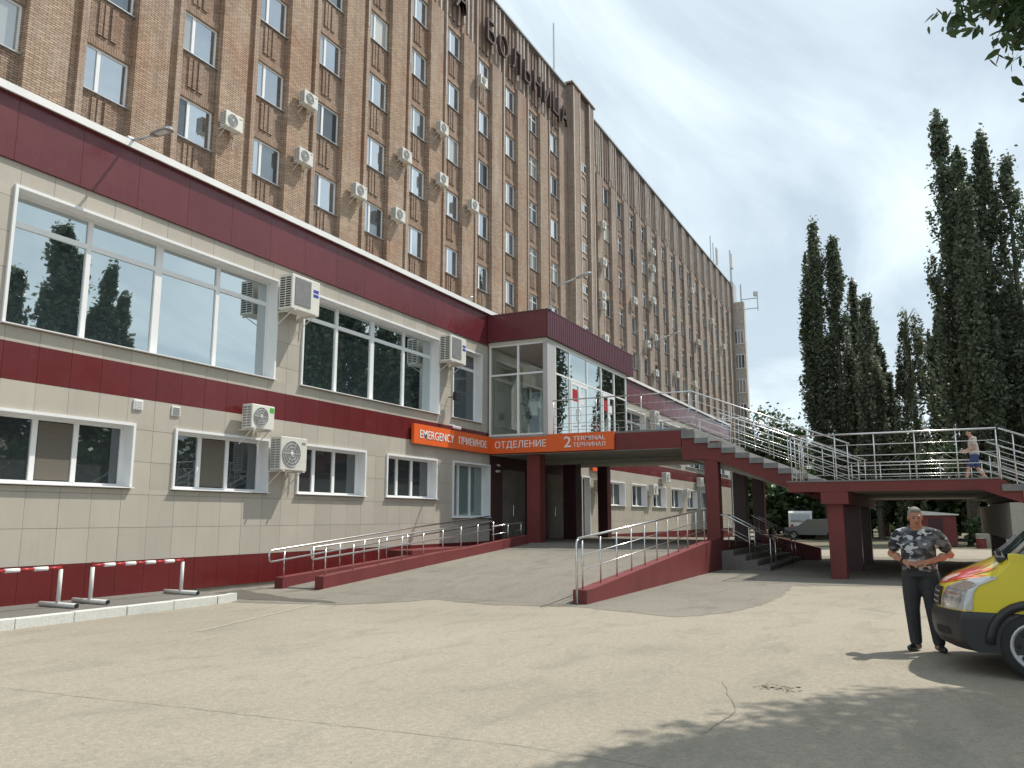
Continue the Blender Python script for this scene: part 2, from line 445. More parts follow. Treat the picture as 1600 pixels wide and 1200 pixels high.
def leaf_mat(name, a, b_, trans=0.35):
    m, n, l, b = newmat(name)
    o = n['Material Output']
    g = n.new('ShaderNodeNewGeometry')
    c = ramp(n, l, g.outputs['Random Per Island'], [(0.0, a), (1.0, b_)])
    big = noise(n, l, pos(n, l), 0.5, 3)
    c = mixrgb(n, l, 1.0, c, ramp(n, l, big, [(0.3,(0.75,)*3),(0.7,(1.2,)*3)]), 'MULTIPLY')
    l.new(c, b.inputs['Base Color']); b.inputs['Roughness'].default_value = 0.42
    b.inputs['Specular IOR Level'].default_value = 0.5
    t = n.new('ShaderNodeBsdfTranslucent'); l.new(c, t.inputs['Color'])
    ms = n.new('ShaderNodeMixShader'); ms.inputs[0].default_value = trans
    l.new(b.outputs[0], ms.inputs[1]); l.new(t.outputs[0], ms.inputs[2]); l.new(ms.outputs[0], o.inputs['Surface'])
    return m
M['poplar'] = leaf_mat('poplar_leaf', (0.065,0.095,0.058), (0.19,0.225,0.15), 0.42)
M['poplar2'] = leaf_mat('poplar_leaf_grey', (0.08,0.105,0.07), (0.21,0.235,0.165), 0.42)
M['birch'] = leaf_mat('birch_leaf', (0.07,0.10,0.055), (0.19,0.215,0.13), 0.42)
M['leaf'] = leaf_mat('broad_leaf', (0.03,0.07,0.018), (0.09,0.16,0.04), 0.3)
M['leafdark'] = leaf_mat('dark_leaf', (0.034,0.066,0.027), (0.085,0.14,0.055), 0.34)
M['bark'] = paint('bark', (0.10,0.085,0.065), 0.95, 0.4, 6, bmp=0.6, bscale=18)
M['birchbark'] = paint('birch_bark', (0.45,0.44,0.40), 0.9, 0.45, 7)

# ================================================================ GROUND
FY = 13.94          # annex facade plane
def flat(name, poly, z, mat, thick=None):
    mb = MB()
    if thick: mb.prism(poly, 2, z-thick, z)
    else: mb.add([(x,y,z) for x,y in poly], [tuple(range(len(poly)))])
    return mb.build(name, mat)
g = flat('ground', [(-300,-300),(500,-300),(500,300),(-300,300)], 0.0, M['ground']); tag(g, kind='structure')
# darker worn asphalt between the ramps and under the bridge
def ragged(poly, amp, step, seed):
    rnd = random.Random(seed); o = []
    for i in range(len(poly)):
        a, b = Vector(poly[i]), Vector(poly[(i+1) % len(poly)]); n = max(1, int((b-a).length/step))
        for k in range(n):
            p = a.lerp(b, k/n); o.append((p.x+rnd.uniform(-amp,amp), p.y+rnd.uniform(-amp,amp)))
    return o
ap = flat('asphalt_apron', ragged([(11.6,13.9),(11.9,11.4),(12.35,9.7),(13.3,9.0),(13.95,8.7),(13.6,7.2),(14.0,5.76),(13.3,3.7),(14.1,3.2),(15.3,2.85),(17.4,2.75),(20.4,2.85),(21.6,0.6),(22.2,-9.0),(46,-9.0),(46,13.9)], .06, .22, 8), 0.004, M['asphalt'])
M['damp'] = concrete_mat('damp_stain', (0.09,0.085,0.075), (0.115,0.108,0.092), (0.15,0.14,0.12), (0.08,0.075,0.065), 0.2)

tag(ap, kind='structure')
yd = flat('far_road', [(36.5,-60),(47,-60),(47,13.9),(36.5,13.9)], 0.008, M['ground']); tag(yd, kind='structure')
so = flat('tree_belt_soil', [(47.5,-80),(140,-80),(140,12.5),(47.5,12.5)], 0.012, M['soil']); tag(so, kind='structure')
# cracks in the concrete: thin meandering strips
def crack(pts, w, seed):
    rnd = random.Random(seed); P = []
    for i in range(len(pts)-1):
        a, b = Vector(pts[i]), Vector(pts[i+1]); n = max(2, int((b-a).length/0.12))
        for k in range(n): P.append(a.lerp(b, k/n) + Vector((rnd.uniform(-.012,.012), rnd.uniform(-.012,.012))))
    P.append(Vector(pts[-1])); mb = MB(); vs = []; fs = []
    for i, p in enumerate(P):
        d = (P[min(i+1,len(P)-1)]-P[max(i-1,0)]).normalized(); q = Vector((-d.y,d.x))*w*rnd.uniform(.35,1.0)
        vs += [(p.x-q.x,p.y-q.y,.005),(p.x+q.x,p.y+q.y,.005)]
        if i: fs.append((2*i-2,2*i-1,2*i+1,2*i))
    return mb.add(vs, fs).build('crack', M['crack'], g)
crack([(4.95,8.6),(5.01,7.96),(5.22,5.6),(5.32,4.37),(5.44,2.74),(5.43,2.06),(5.30,1.0),(5.5,-.6)], 0.0045, 1)
crack([(6.35,1.6),(7.2,1.52),(7.9,1.75),(8.4,1.9)], 0.004, 2)
crack([(10.2,3.0),(9.8,3.4),(10.1,4.0)], 0.003, 4)
MB().add([(x,y,.008) for x,y in ragged([(12.0,13.6),(12.25,12.3),(12.4,11.0),(12.5,9.95),(12.75,10.2),(12.9,11.4),(13.3,12.5),(13.9,13.7)], .05, .2, 5)], [tuple(range(len(ragged([(12.0,13.6),(12.25,12.3),(12.4,11.0),(12.5,9.95),(12.75,10.2),(12.9,11.4),(13.3,12.5),(13.9,13.7)], .05, .2, 5))))]).build('damp_stain', M['damp'], ap)
# faint old paint line
mb = MB(); mb.add([(8.6,9.28,.005),(8.6,9.34,.005),(12.3,10.30,.005),(12.3,10.24,.005)], [(0,3,2,1)])
mb.build('worn_paint_line', M['ground2'] if 'ground2' in M else paint('worn_line_paint', (0.365,0.335,0.28), 0.9, 0.12, 8), g)
# worn patch / drain on the concrete
mb = MB(); rnd = random.Random(3)
for k in range(46):
    a = rnd.uniform(0, 6.283); r = rnd.uniform(0,1)**.6
    x, y = 8.32+.17*r*math.cos(a), 1.37+.24*r*math.sin(a); s = rnd.uniform(.008,.026); t = rnd.uniform(0,3)
    mb.add([(x+s*math.cos(t+q*1.57), y+s*math.sin(t+q*1.57), .005) for q in range(4)], [(0,1,2,3)])
mb.build('pitted_patch', M['crack'], g)
# scattered grit
mb = MB()
for k in range(160):
    x, y = rnd.uniform(3.2,20), rnd.uniform(-3,10); s = rnd.uniform(.004,.009)
    mb.ell((x,y,s*.3),(s,s*rnd.uniform(.6,1.4),s*.6), nu=5, nv=3)
tag(mb.build('grit', M['plaster'], g), kind='stuff')

# walkway with kerb stones
wk = tag(MB().prism([(-2,12.02),(11.36,11.98),(11.95,12.02),(12.3,13.97),(-2,13.97)], 2, 0.0, 0.118).build('walkway', M['walk']), kind='structure')
xs = [-1.3+ .95*k for k in range(13)]
xs = [3.7,4.65,5.6,6.6,7.59,8.52,9.46,10.4,11.40]
for i in range(len(xs)-1):
    MB().bev((xs[i]+.006,11.86+ (i%3)*.004,-.02),(xs[i+1]-.006,12.02,.15+ (i%2)*.004), .012).build('kerb_stone', M['kerb'], wk)
MB().prism([(11.406,11.86),(11.80,11.93),(12.06,12.05),(11.99,12.17),(11.73,12.05),(11.406,12.018)], 2, -.02, .148).build('kerb_stone', M['kerb'], wk)

# ================================================================ ANNEX
annex = world_thing('annex_building', 'two-storey annex clad in beige tiles with wine red bands and white coping', 'building')
AX0, AX1 = 3.0, 67.5
ROWS_BEIGE = [(.76,1.40),(1.40,2.04),(2.04,2.69),(2.69,3.33),(3.33,3.95),(4.61,5.25),(5.25,5.89),(5.89,6.53),(6.53,7.17),(7.17,7.82)]
ROWS_RED = [(.10,.76),(3.95,4.61)]
big_w = [(1.0,7.2,4.93,7.36),(8.21,14.73,4.93,7.36),(15.76,22.30,4.93,7.36),(23.25,25.2,4.93,7.36),(38.2,44.6,4.93,7.36),(45.8,52.2,4.93,7.36),(53.4,59.8,4.93,7.36),(61.0,66.6,4.93,7.36)]
low_w = [(4.46,7.13,2.19,3.39),(8.24,10.92,2.19,3.39),(12.0,14.67,2.19,3.39),(15.78,18.48,2.19,3.39),(19.58,22.24,2.19,3.39),(23.35,25.85,1.60,3.41)]
low_w += [(38.1,40.8,2.19,3.34),(41.95,44.55,2.19,3.34),(45.75,48.4,2.19,3.34),(49.6,52.25,2.19,3.34),(53.4,56.0,2.19,3.34),(57.2,59.8,2.19,3.34),(61.0,63.6,2.19,3.34)]
far_door = (34.8,35.75,.12,3.42)
holes = big_w + low_w + [far_door]
porch = (25.93,34.68,0.0,3.95)
def tiles(x0, x1, rows, mat, name, far):
    """the tile grid with openings cut out; near tiles are single objects"""
    n = 0
    for (z0,z1) in rows:
        k = int(math.floor(x0/0.633))
        while k*0.633 < x1:
            a, b = max(x0,k*0.633+.022), min(x1,(k+1)*0.633+.022)
            k += 1
            if b-a < .03: continue
            rc = [(a+.0032,b-.0032,z0+.0032,z1-.0032)]
            for h in holes: rc = cut(rc, (h[0]-.05,h[1]+.05,h[2]-.05,h[3]+.05))
            rc = cut(rc, porch)
            for r in rc:
                if far is not None: far.box((r[0],FY,r[2]),(r[1],FY+.025,r[3]))
                else:
                    boxpart(name, (r[0],FY+random.uniform(-.0015,.0015),r[2]),(r[1],FY+.026,r[3]), mat, annex); n += 1
    return n
random.seed(5)
tiles(7.0, 25.92, ROWS_BEIGE, M['beige'], 'beige_tile', None)
tiles(7.0, 25.92, ROWS_RED, M['redtile'], 'red_tile', None)
fb, fr = MB(), MB()
for a, b in ((AX0,7.0),(25.92,AX1)):
    tiles(a, b, ROWS_BEIGE, M['beige'], '', fb); tiles(a, b, ROWS_RED, M['redtile'], '', fr)
tag(fb.build('far_beige_tiles', M['beige'], annex), kind='stuff'); tag(fr.build('far_red_tiles', M['redtile'], annex), kind='stuff')
# fascia panels
k = 0; x = 7.0
ff = MB()
x = AX0
while x < AX1:
    w = 1.266
    if 6.9 < x < 26.5: boxpart('fascia_panel', (x+.003,FY-.05,7.82),(x+w-.003,FY+.02,9.02), M['fascia'], annex)
    else: ff.box((x+.003,FY-.05,7.82),(min(x+w-.003,AX1),FY+.02,9.02))
    x += w
tag(ff.build('far_fascia_panels', M['fascia'], annex), kind='stuff')
MB().box((AX0,FY-.16,9.02),(AX1+.1,FY+.35,9.13)).box((AX0,FY-.16,8.985),(AX1+.1,FY-.145,9.02)).build('coping', M['whitemetal'], annex)
# structural wall behind the tiles, openings left free; roof; gable
core = [(AX0,AX1,0.0,9.0)]
for h in holes: core = cut(core, (h[0]-.03,h[1]+.03,h[2]-.015,h[3]+.03))
mb = MB()
for r in core: mb.box((r[0],FY+.03,r[2]),(r[1],FY+.34,r[3]))
mb.box((AX0,FY+.6,0),(AX1,FY+.75,9.0))
mb.build('wall', M['backing'], annex)
MB().box((AX0,FY+.36,8.75),(AX1,21.9,8.95)).build('roof', M['plaster'], annex)
MB().box((AX1-.02,FY+.03,0),(AX1+.06,21.9,8.98)).build('gable_wall', M['beige'], annex)
MB().tube([(67.62,FY-.08,0.2),(67.62,FY-.08,8.95)], .055).build('drainpipe', M['offwhite'], annex)

def annex_window(r, mull, transom, pane_mat, screens=(), name='window', dy=.25):
    """white reveal + frame as the part; panes, sill and insect screens its sub-parts"""
    x0,x1,z0,z1 = r; t = .055
    mb = MB(); y0, yf = FY-.045, FY+dy
    mb.box((x0-t,y0,z0),(x0,yf+.06,z1)); mb.box((x1,y0,z0),(x1+t,yf+.06,z1))
    mb.box((x0-t,y0,z1),(x1+t,yf+.06,z1+t)); mb.box((x0-t,yf-.02,z0-.03),(x1+t,yf+.06,z0))
    fw = .055
    xsn = [x0]+[m for m in mull]+[x1]
    zs = [z0]+([transom] if transom else [])+[z1]
    mb.box((x0+.001,yf,z0+.001),(x0+fw,yf+.055,z1-.001)); mb.box((x1-fw,yf,z0+.001),(x1-.001,yf+.055,z1-.001))
    mb.box((x0+fw,yf,z0+.001),(x1-fw,yf+.055,z0+fw)); mb.box((x0+fw,yf,z1-fw),(x1-fw,yf+.055,z1-.001))
    for i, m in enumerate(mull):
        w = .085 if (len(mull) == 3 and i == 1) else .05
        mb.box((m-w,yf-.008,z0+fw),(m+w,yf+.05,z1-fw))
    if transom:
        for i in range(len(xsn)-1):
            mb.box((xsn[i]+.05,yf-.004,transom-.05),(xsn[i+1]-.05,yf+.045,transom+.05))
    o = mb.build(name, M['white'], annex)
    for i in range(len(xsn)-1):
        for j in range(len(zs)-1):
            a = MB(); ti = random.uniform(-.004,.004)
            xa, xb, za, zb = xsn[i]+.045, xsn[i+1]-.045, zs[j]+.045, zs[j+1]-.045
            pm = pane_mat
            a.add([(xa,yf+.03,za),(xb,yf+.03+ti,za),(xb,yf+.03+ti*.4,zb),(xa,yf+.03-ti*.5,zb)], [(0,1,2,3)])
            a.box((xa,yf+.035,za),(xb,yf+.045,zb))
            a.build('pane', pm, o)
            if (i,j) in screens:
                MB().box((xa+.03,yf+.008,za+.03),(xb-.03,yf+.022,zb-.03)).build('insect_screen', M['screen'], o)
    MB().prism([(y0-.05,z0-.03),(y0-.05,z0-.012),(yf,z0+.012),(yf,z0-.03)], 0, x0-t-.02, x1+t+.02).build('sill', M['whitemetal'], o)
    return o
for r in big_w:
    n = r[1]-r[0]
    if n > 5: annex_window(r, [r[0]+n*.25, r[0]+n*.5, r[0]+n*.75], 6.80, M['film'] if r[0] < 30 else M['pane'])
    else: annex_window(r, [], 6.80, M['pane'])
for i, r in enumerate(low_w):
    n = r[1]-r[0]
    if i == 5: annex_window(r, [r[0]+n*.30, r[0]+n*.62], None, M['tallpane'])
    else: annex_window(r, [r[0]+n*.32, r[0]+n*.62], None, M['pane'], screens=((1,0),) if i in (1,2,6) else ())
annex_window(far_door, [], None, M['pane'], dy=.2)
# square vents
for (x,z) in ((11.0,3.82),(11.93,3.80)):
    v = MB(); v.bev((x-.11,FY-.03,z-.105),(x+.11,FY-.001,z+.105), .008)
    o = v.build('wall_vent', M['white'])
    tag(o, 'square white vent cover on beige tiles %s' % ('left of the pair, nearer the big lower window' if x < 11.5 else 'right of the pair, nearer the air conditioner'), 'vent', 'vent covers on the annex wall')
    for k in range(5): boxpart('slat', (x-.085,FY-.042,z-.08+k*.034),(x+.085,FY-.0305,z-.064+k*.034), M['offwhite'] if x < 11.5 else M['acgrill'], o)
# porch ground floor: wine wall with the porch shade in its colour, and doors
pw = [(25.95,34.66,.72,3.95)]
for h in ((26.91,28.9,.74,3.36),(30.97,32.75,.74,3.38)): pw = cut(pw, h)
mb = MB()
for r in pw: mb.box((r[0],FY-.005,r[2]),(r[1],FY+.02,r[3]))
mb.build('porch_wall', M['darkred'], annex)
def door(x0, x1, z0, z1, mat, pane):
    mb = MB(); y = FY+.04
    mb.box((x0,y,z0),(x0+.09,y+.07,z1)); mb.box((x1-.09,y,z0),(x1,y+.07,z1)); mb.box((x0+.09,y,z1-.1),(x1-.09,y+.07,z1)); mb.box((x0+.09,y,z0),(x1-.09,y+.07,z0+.14))
    mid = (x0+x1)/2; mb.box((mid-.06,y-.004,z0+.14),(mid+.06,y+.066,z1-.1))
    mb.box((x0+.09,y+.002,z0+1.0),(mid-.06,y+.06,z0+1.09)); mb.box((mid+.06,y+.002,z0+1.0),(x1-.09,y+.06,z0+1.09))
    o = mb.build('door', mat, annex)
    for a, b in ((x0+.09,mid-.06),(mid+.06,x1-.09)):
        MB().box((a,y+.03,z0+.14),(b,y+.04,z0+1.0)).build('lower_pane', pane, o)
        MB().box((a,y+.03,z0+1.09),(b,y+.04,z1-.1)).build('pane', pane, o)
    MB().tube([(mid-.09,y-.05,z0+.9),(mid-.09,y-.05,z0+1.3)], .012).build('handle', M['steel'], o)
door(26.93,28.88,.735,3.35, M['darkred'], M['pane'])
door(30.99,32.73,.735,3.37, M['offwhite'], M['offwhite'])

# ================================================================ HOSPITAL SLAB
hosp = world_thing('hospital_block', 'tall brown brick hospital block with ribbed facade behind the annex', 'building')
HY = 21.96; ZR = 33.5
PIL = []     # pilaster left edges and bay extents
bays = []
for k in range(-2, 11):
    bays.append((14.46+3.49*k, 16.08+3.49*k))
for k in range(0, 16):
    bays.append((56.82+3.34*k, 58.44+3.34*k))
SILLS_HI = [14.55+3.21*i for i in range(5)]
SILLS_LO = [4.92,8.13,11.34]
WH = 1.47
# window prototype pieces (local: lower left outer corner at 0,0,0; facing -Y)
WW = 1.56
fm = MB()
fm.box((0,0,0),(.06,.07,WH)); fm.box((WW-.06,0,0),(WW,.07,WH)); fm.box((.06,0,0),(WW-.06,.07,.06)); fm.box((.06,0,WH-.06),(WW-.06,.07,WH))
MS = .52
fm.box((MS-.06,-.012,.06),(MS+.06,.06,WH-.06))
frame_me = fm.mesh('window', M['white'])
p1 = MB().box((.05,.03,.05),(MS-.05,.04,WH-.05)).mesh('pane', M['hpane'])
p2 = MB().box((MS+.05,.03,.05),(WW-.05,.04,WH-.05)).mesh('pane', M['hpane'])
sill_me = MB().prism([(-.14,-.05),(-.14,-.02),(.06,.0),(.06,-.05)], 0, -.08, WW+.08).mesh('sill', M['galv'])
lm = MB()
for k in range(18): lm.box((-.03+k*.0905,-.085,WH+.012),(-.03+k*.0905+.078,-.02,WH+.26))
lint_me = lm.mesh('lintel', M['lintel'])
frame_old = MB(); frame_old.box((0,0,0),(.06,.07,WH)); frame_old.box((WW-.06,0,0),(WW,.07,WH)); frame_old.box((.06,0,0),(WW-.06,.07,.06)); frame_old.box((.06,0,WH-.06),(WW-.06,.07,WH))
frame_old.box((.72,-.01,.06),(.80,.06,WH-.06)); frame_old.box((.06,-.006,.98),(.72,.055,1.05)); frame_old.box((.80,-.006,.98),(WW-.06,.055,1.05))
frame_old_me = frame_old.mesh('window', M['offwhite'])
rnd = random.Random(11)
def hosp_window(x, z, old):
    w = link('window', frame_old_me if old else frame_me, hosp, (x, HY+.045, z))
    link('pane', p1, w); link('pane', p2, w)
    link('sill', sill_me, w); link('lintel', lint_me, w)
    return w
for bi, (a, b) in enumerate(bays):
    sills = list(SILLS_HI)
    if a > 62: sills = SILLS_LO + sills
    xa = (a+b)/2 - WW/2
    wallr = [(a-.02, b+.02, 0.0, ZR)]
    for s in sills: wallr = cut(wallr, (xa, xa+WW, s, s+WH))
    mb = MB()
    for r in wallr: mb.box((r[0],HY,r[2]),(r[1],HY+.4,r[3]))
    for s in sills:      # raised ribs in each spandrel
        for q in ((.36,.50),(.56,.70),(.80,1.02)):
            mb.box((xa+q[0],HY-.05,s-1.30),(xa+q[1],HY+.001,s-.18))
    s = sills[-1]        # decorated head of the bay under the roof
    for q in (.25,.75,1.25):
        mb.box((xa+q-.11,HY-.10,s+2.1),(xa+q+.11,HY+.001,ZR-.25))
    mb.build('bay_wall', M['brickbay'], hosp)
    for s in sills: hosp_window(xa, s, (a > 43 and rnd.random() < .35) or (bi in (11,)))
# pilasters, grooves and thin fins between the bays
for i in range(len(bays)):
    b1 = bays[i][1]
    a2 = bays[i+1][0] if i+1 < len(bays) else b1+1.9
    if a2-b1 > 3: continue
    wd = a2-b1
    front = wd*.69; fin0 = wd-.22
    mb = MB()
    mb.box((b1+.02,21.72,0),(b1+front,HY+.4,29.2)); mb.box((b1+front,21.95,0),(b1+fin0,HY+.4,ZR)); 
    mb.box((b1+.02,21.86,29.2),(b1+front,HY+.4,ZR))
    mb.build('pilaster', M['brick'], hosp)
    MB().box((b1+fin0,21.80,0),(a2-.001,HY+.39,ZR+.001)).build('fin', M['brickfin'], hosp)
    # pale vertical strips that run up the parapet zone
    for q in (.04, .40, .78):
        boxpart('strip', (b1+front*q+.02,21.76,29.9-(q*1.1)),(b1+front*q+.14,21.859,ZR-.05), M['ledge'], hosp)
    boxpart('strip', (a2-.20,21.775,24.5),(a2-.12,21.799,ZR-.05), M['ledge'], hosp)
# plain ends, stair pylon, core, roof edge
px0, px1 = 51.1, 56.75
MB().box((bays[0][0]-6,21.75,0),(bays[0][0],HY+.4,ZR)).build('end_wall', M['brick'], hosp)
b10 = bays[12][1]
mb = MB()
mb.box((b10,21.8,0),(52.5,HY+.4,ZR)); mb.box((52.5,21.3,0),(53.95,HY+.4,ZR+.28)); mb.box((55.75,21.3,0),(56.80,HY+.4,ZR+.28)); mb.box((53.95,21.55,0),(55.75,HY+.4,ZR+.28))
mb.box((52.2,21.2,ZR+.28),(57.0,HY+.6,ZR+.42))
mb.build('stair_pylon', M['brick'], hosp)
for s in SILLS_HI:
    MB().box((54.25,21.49,s-1.55),(55.45,21.549,s-1.47)).box((54.25,21.49,s-.1),(55.45,21.549,s-.02)).box((54.25,21.49,s-1.47),(54.35,21.549,s-.1)).box((55.35,21.49,s-1.47),(55.45,21.549,s-.1)).build('panel_frame', M['ledge'], hosp)
    f = MB().box((54.2,21.50,s+.35),(55.5,21.55,s+.42)).box((54.2,21.50,s+.98),(55.5,21.55,s+1.05)).box((54.82,21.50,s+.42),(54.88,21.55,s+.98)).build('window', M['offwhite'], hosp)
    MB().box((54.2,21.53,s+.42),(54.82,21.548,s+.98)).build('pane', M['hpane'], f); MB().box((54.88,21.53,s+.42),(55.5,21.548,s+.98)).build('pane', M['hpane'], f)
for xx in (52.55,53.75,55.80,56.62):
    boxpart('strip', (xx,21.26,0.0),(xx+.14,21.299,ZR+.2), M['ledge'], hosp)
xe0 = bays[-1][1]+1.9
mb = MB(); mb.box((xe0,21.5,0),(111.2,HY+.4,ZR+.4)); mb.build('end_pylon', M['brick'], hosp)
for q in range(4): boxpart('strip', (xe0+.2+q*.72,21.46,0),(xe0+.34+q*.72,21.499,ZR+.3), M['ledge'], hosp)
MB().box((bays[0][0]-6,HY+.41,0),(111.2,36.0,ZR-.3)).build('core', M['brick'], hosp)
MB().box((bays[0][0]-6,21.66,ZR),(52.19,22.6,ZR+.14)).box((57.01,21.66,ZR),(xe0,22.6,ZR+.14)).build('roof_edge', M['galv'], hosp)
# far end wing, pale rendered, with ribbon windows facing the yard
wg = MB(); wg.box((111.25,20.2,0),(112.3,36,31.0)); wg.build('end_wing', M['ledge'], hosp)
for zz in (4.5,8.0,11.4,14.8,18.2,21.6,25.0):
    f = MB().box((111.16,20.35,zz),(111.24,21.7,zz+.12)).box((111.16,20.35,zz+1.9),(111.24,21.7,zz+2.0))
    for yy in (20.35,20.78,21.2,21.62): f.box((111.16,yy,zz+.12),(111.24,yy+.08,zz+1.9))
    f = f.build('window', M['white'], hosp)
    for yy in (20.43,20.86,21.28): MB().box((111.2,yy,zz+.12),(111.23,yy+.35,zz+1.9)).build('pane', M['hpane'], f)
# letters on the parapet
def text_mesh(s, w, h, depth, mat, off=0.0):
    cu = bpy.data.curves.new('txt', 'FONT'); cu.body = s; cu.size = 1.0; cu.extrude = 0.02; cu.offset = off
    cu.resolution_u = 3
    ob = bpy.data.objects.new('txt', cu); COL.objects.link(ob)
    dg = bpy.context.evaluated_depsgraph_get()
    me = bpy.data.meshes.new_from_object(ob.evaluated_get(dg))
    bpy.data.objects.remove(ob); bpy.data.curves.remove(cu)
    n = len(me.vertices); co = np.empty(n*3); me.vertices.foreach_get('co', co); co = co.reshape(-1,3)
    lo, hi = co.min(0), co.max(0)
    co = (co-lo)/(hi-lo); co[:,0] *= w; co[:,1] *= h; co[:,2] = (co[:,2])*depth
    me.vertices.foreach_set('co', co.ravel()); me.materials.clear(); me.materials.append(mat); me.update(); return me
for ch, x0, x1 in (('Я',35.7,36.9),('Б',39.45,40.5),('О',41.0,42.25),('Л',42.85,44.05),('Ь',44.6,45.6),('Н',46.1,47.2),('И',47.75,48.85),('Ц',49.25,50.45),('А',50.85,52.0)):
    hh = 1.45; z0 = 30.15
    if ch == 'Ц': hh += .3; z0 -= .3
    link('letter', text_mesh(ch, x1-x0, hh, .22, M['lettersteel'], -.012), hosp, (x0, 21.70, z0), (R(90),0,0))
# roof antennas
for (x,y,h,kind) in ((52.9,23.0,5.5,0),(103,22.6,4.5,0),(104.5,22.6,4.0,0),(107.2,22.8,4.2,1),(110.4,21.6,4.6,2),(111.8,20.6,2.6,3)):
    o = world_thing('roof_antenna', {0:'thin whip antenna standing on the hospital roof edge',1:'tall pale panel antenna near the far end of the hospital roof',2:'white box-shaped cell antenna on twin poles at the roof corner',3:'small bracketed antenna sticking out from the far end wing roof'}[kind], 'antenna', 'antennas on the hospital roof')
    if kind == 0: o['label'] = {52.9:'lone thin whip antenna on top of the stair pylon',103:'left of two whip antennas on the far roof edge',104.5:'right of two whip antennas on the far roof edge'}[x]
    zb = ZR+.2 if x < 111 else 31.0
    if x == 52.9: zb = ZR+.5
    MB().tube([(x,y,zb-.6),(x,y,zb+h)], .07 if kind == 0 else .1, 6).build('mast', M['galv'], o)
    if kind == 1: MB().bev((x-.18,y-.25,zb+.6),(x+.18,y-.08,zb+h-.2), .04).build('panel', M['offwhite'], o); MB().ell((x-.5,y-.2,zb+1.1),(.4,.1,.4)).build('dish', M['offwhite'], o)
    if kind == 2: MB().bev((x-.45,y-.35,zb+1.9),(x+.45,y-.08,zb+4.0), .06).build('panel', M['offwhite'], o); MB().tube([(x+.5,y,zb-.6),(x+.5,y,zb+2)], .08, 6).build('mast', M['galv'], o)
    if kind == 3:
        MB().tube([(x,y,zb+.4),(x,y-2.2,zb+.4)], .06, 6).tube([(x,y-2.2,zb-1.4),(x,y-2.2,zb+1.4)], .07, 6).tube([(x,y,zb-1),(x,y-2.2,zb-1)], .06, 6).build('bracket', M['galv'], o)
        MB().bev((x-.3,y-2.1,zb+.7),(x+.3,y-1.7,zb+1.3), .04).build('panel', M['galv'], o)

# ================================================================ RAILINGS
def bar_mesh(a, b, r, n=8):
    return MB().tube([a, b], r, n)
def railing(parent, base, heights, posts, rtop=.022, rbar=.009, rpost=.017, loop=False, post_drop=0.0, name='railing'):
    """base: polyline of foot points; heights: rail heights, first is the handrail; posts: list of (foot point)"""
    h0 = heights[0]
    top = [(p[0],p[1],p[2]+h0) for p in base]
    pts = list(top)
    if loop:    # handrail bends down and returns at its free end
        d = (Vector(top[1])-Vector(top[0])).normalized()
        lo = [(p[0],p[1],p[2]+heights[1]) for p in base]
        mid = (Vector(top[0])+Vector(lo[0]))/2
        r = (h0-heights[1])/2
        arc = [mid - d*r*math.sin(t)*0.7 + Vector((0,0,r*math.cos(t))) for t in (0,.5,1.0,1.57,2.14,2.64,3.14)]
        pts = lo[::-1][:-1] + [tuple(p) for p in arc[::-1]] + top[1:]
    o = MB().tube(pts, rtop, 10).build(name, M['steel'], parent, smooth=True)
    for h in heights[(2 if loop else 1):]:
        MB().tube([(p[0],p[1],p[2]+h) for p in base], rbar, 7).build('bar', M['steel'], o, smooth=True)
    for p in posts:
        MB().tube([(p[0],p[1],p[2]-post_drop),(p[0],p[1],p[2]+h0-.015)], rpost, 8).build('post', M['steel'], o, smooth=True)
    return o
def along(a, b, n, e0=0.02, e1=0.98):
    a, b = Vector(a), Vector(b)
    return [tuple(a.lerp(b, e0+(e1-e0)*i/(n-1))) for i in range(n)]

# ================================================================ DRIVE RAMP AND ITS WALLS
def zroad(x): return max(0.0, min(.72, (x-14.3)*.0667))
mb = MB()
mb.add([(14.2,5.98,.006),(14.2,12.0,.006),(25.1,12.0,.72),(25.1,5.98,.72)], [(0,3,2,1)])
mb.add([(25.1,5.98,.72),(25.1,13.9,.72),(36.0,13.9,.72),(36.0,5.98,.72)], [(0,3,2,1)])
mb.add([(36.0,5.98,.72),(36.0,13.9,.72),(44.0,13.9,.01),(44.0,5.98,.01)], [(0,3,2,1)])
dr = tag(mb.build('drive_ramp', M['asphalt']), kind='structure')
rw = world_thing('ramp_wall', 'low wine red wall with steel handrail on the right of the drive ramp', 'ramp wall')
prof = [(14.42,-.05),(14.42,.26),(14.85,.27),(22.9,.80),(25.7,.98),(25.7,-.05)]
MB().prism(prof, 1, 5.70, 5.98).build('wall', M['redpaint'], rw)
MB().prism([(25.72,-.05),(25.72,.90),(44.0,.18),(44.0,-.05)], 1, 5.72, 5.98).build('far_wall', M['redpaint'], rw)
def zw(x): return .27+(x-14.85)*.0662
base = [(14.40,5.84,.285),(24.6,5.84,zw(24.6)+.02)]
o = railing(rw, [(14.36,5.84,.275),(24.6,5.84,zw(24.6))], [.93,.60,.33], [(14.57+.967*k,5.84,zw(14.57+.967*k)-.01) for k in range(11)])
MB().tube([(14.40,5.84,1.19),(14.32,5.84,1.17),(14.28,5.84,1.10),(14.28,5.84,-.02)], .024, 10).build('post', M['steel'], o, smooth=True)
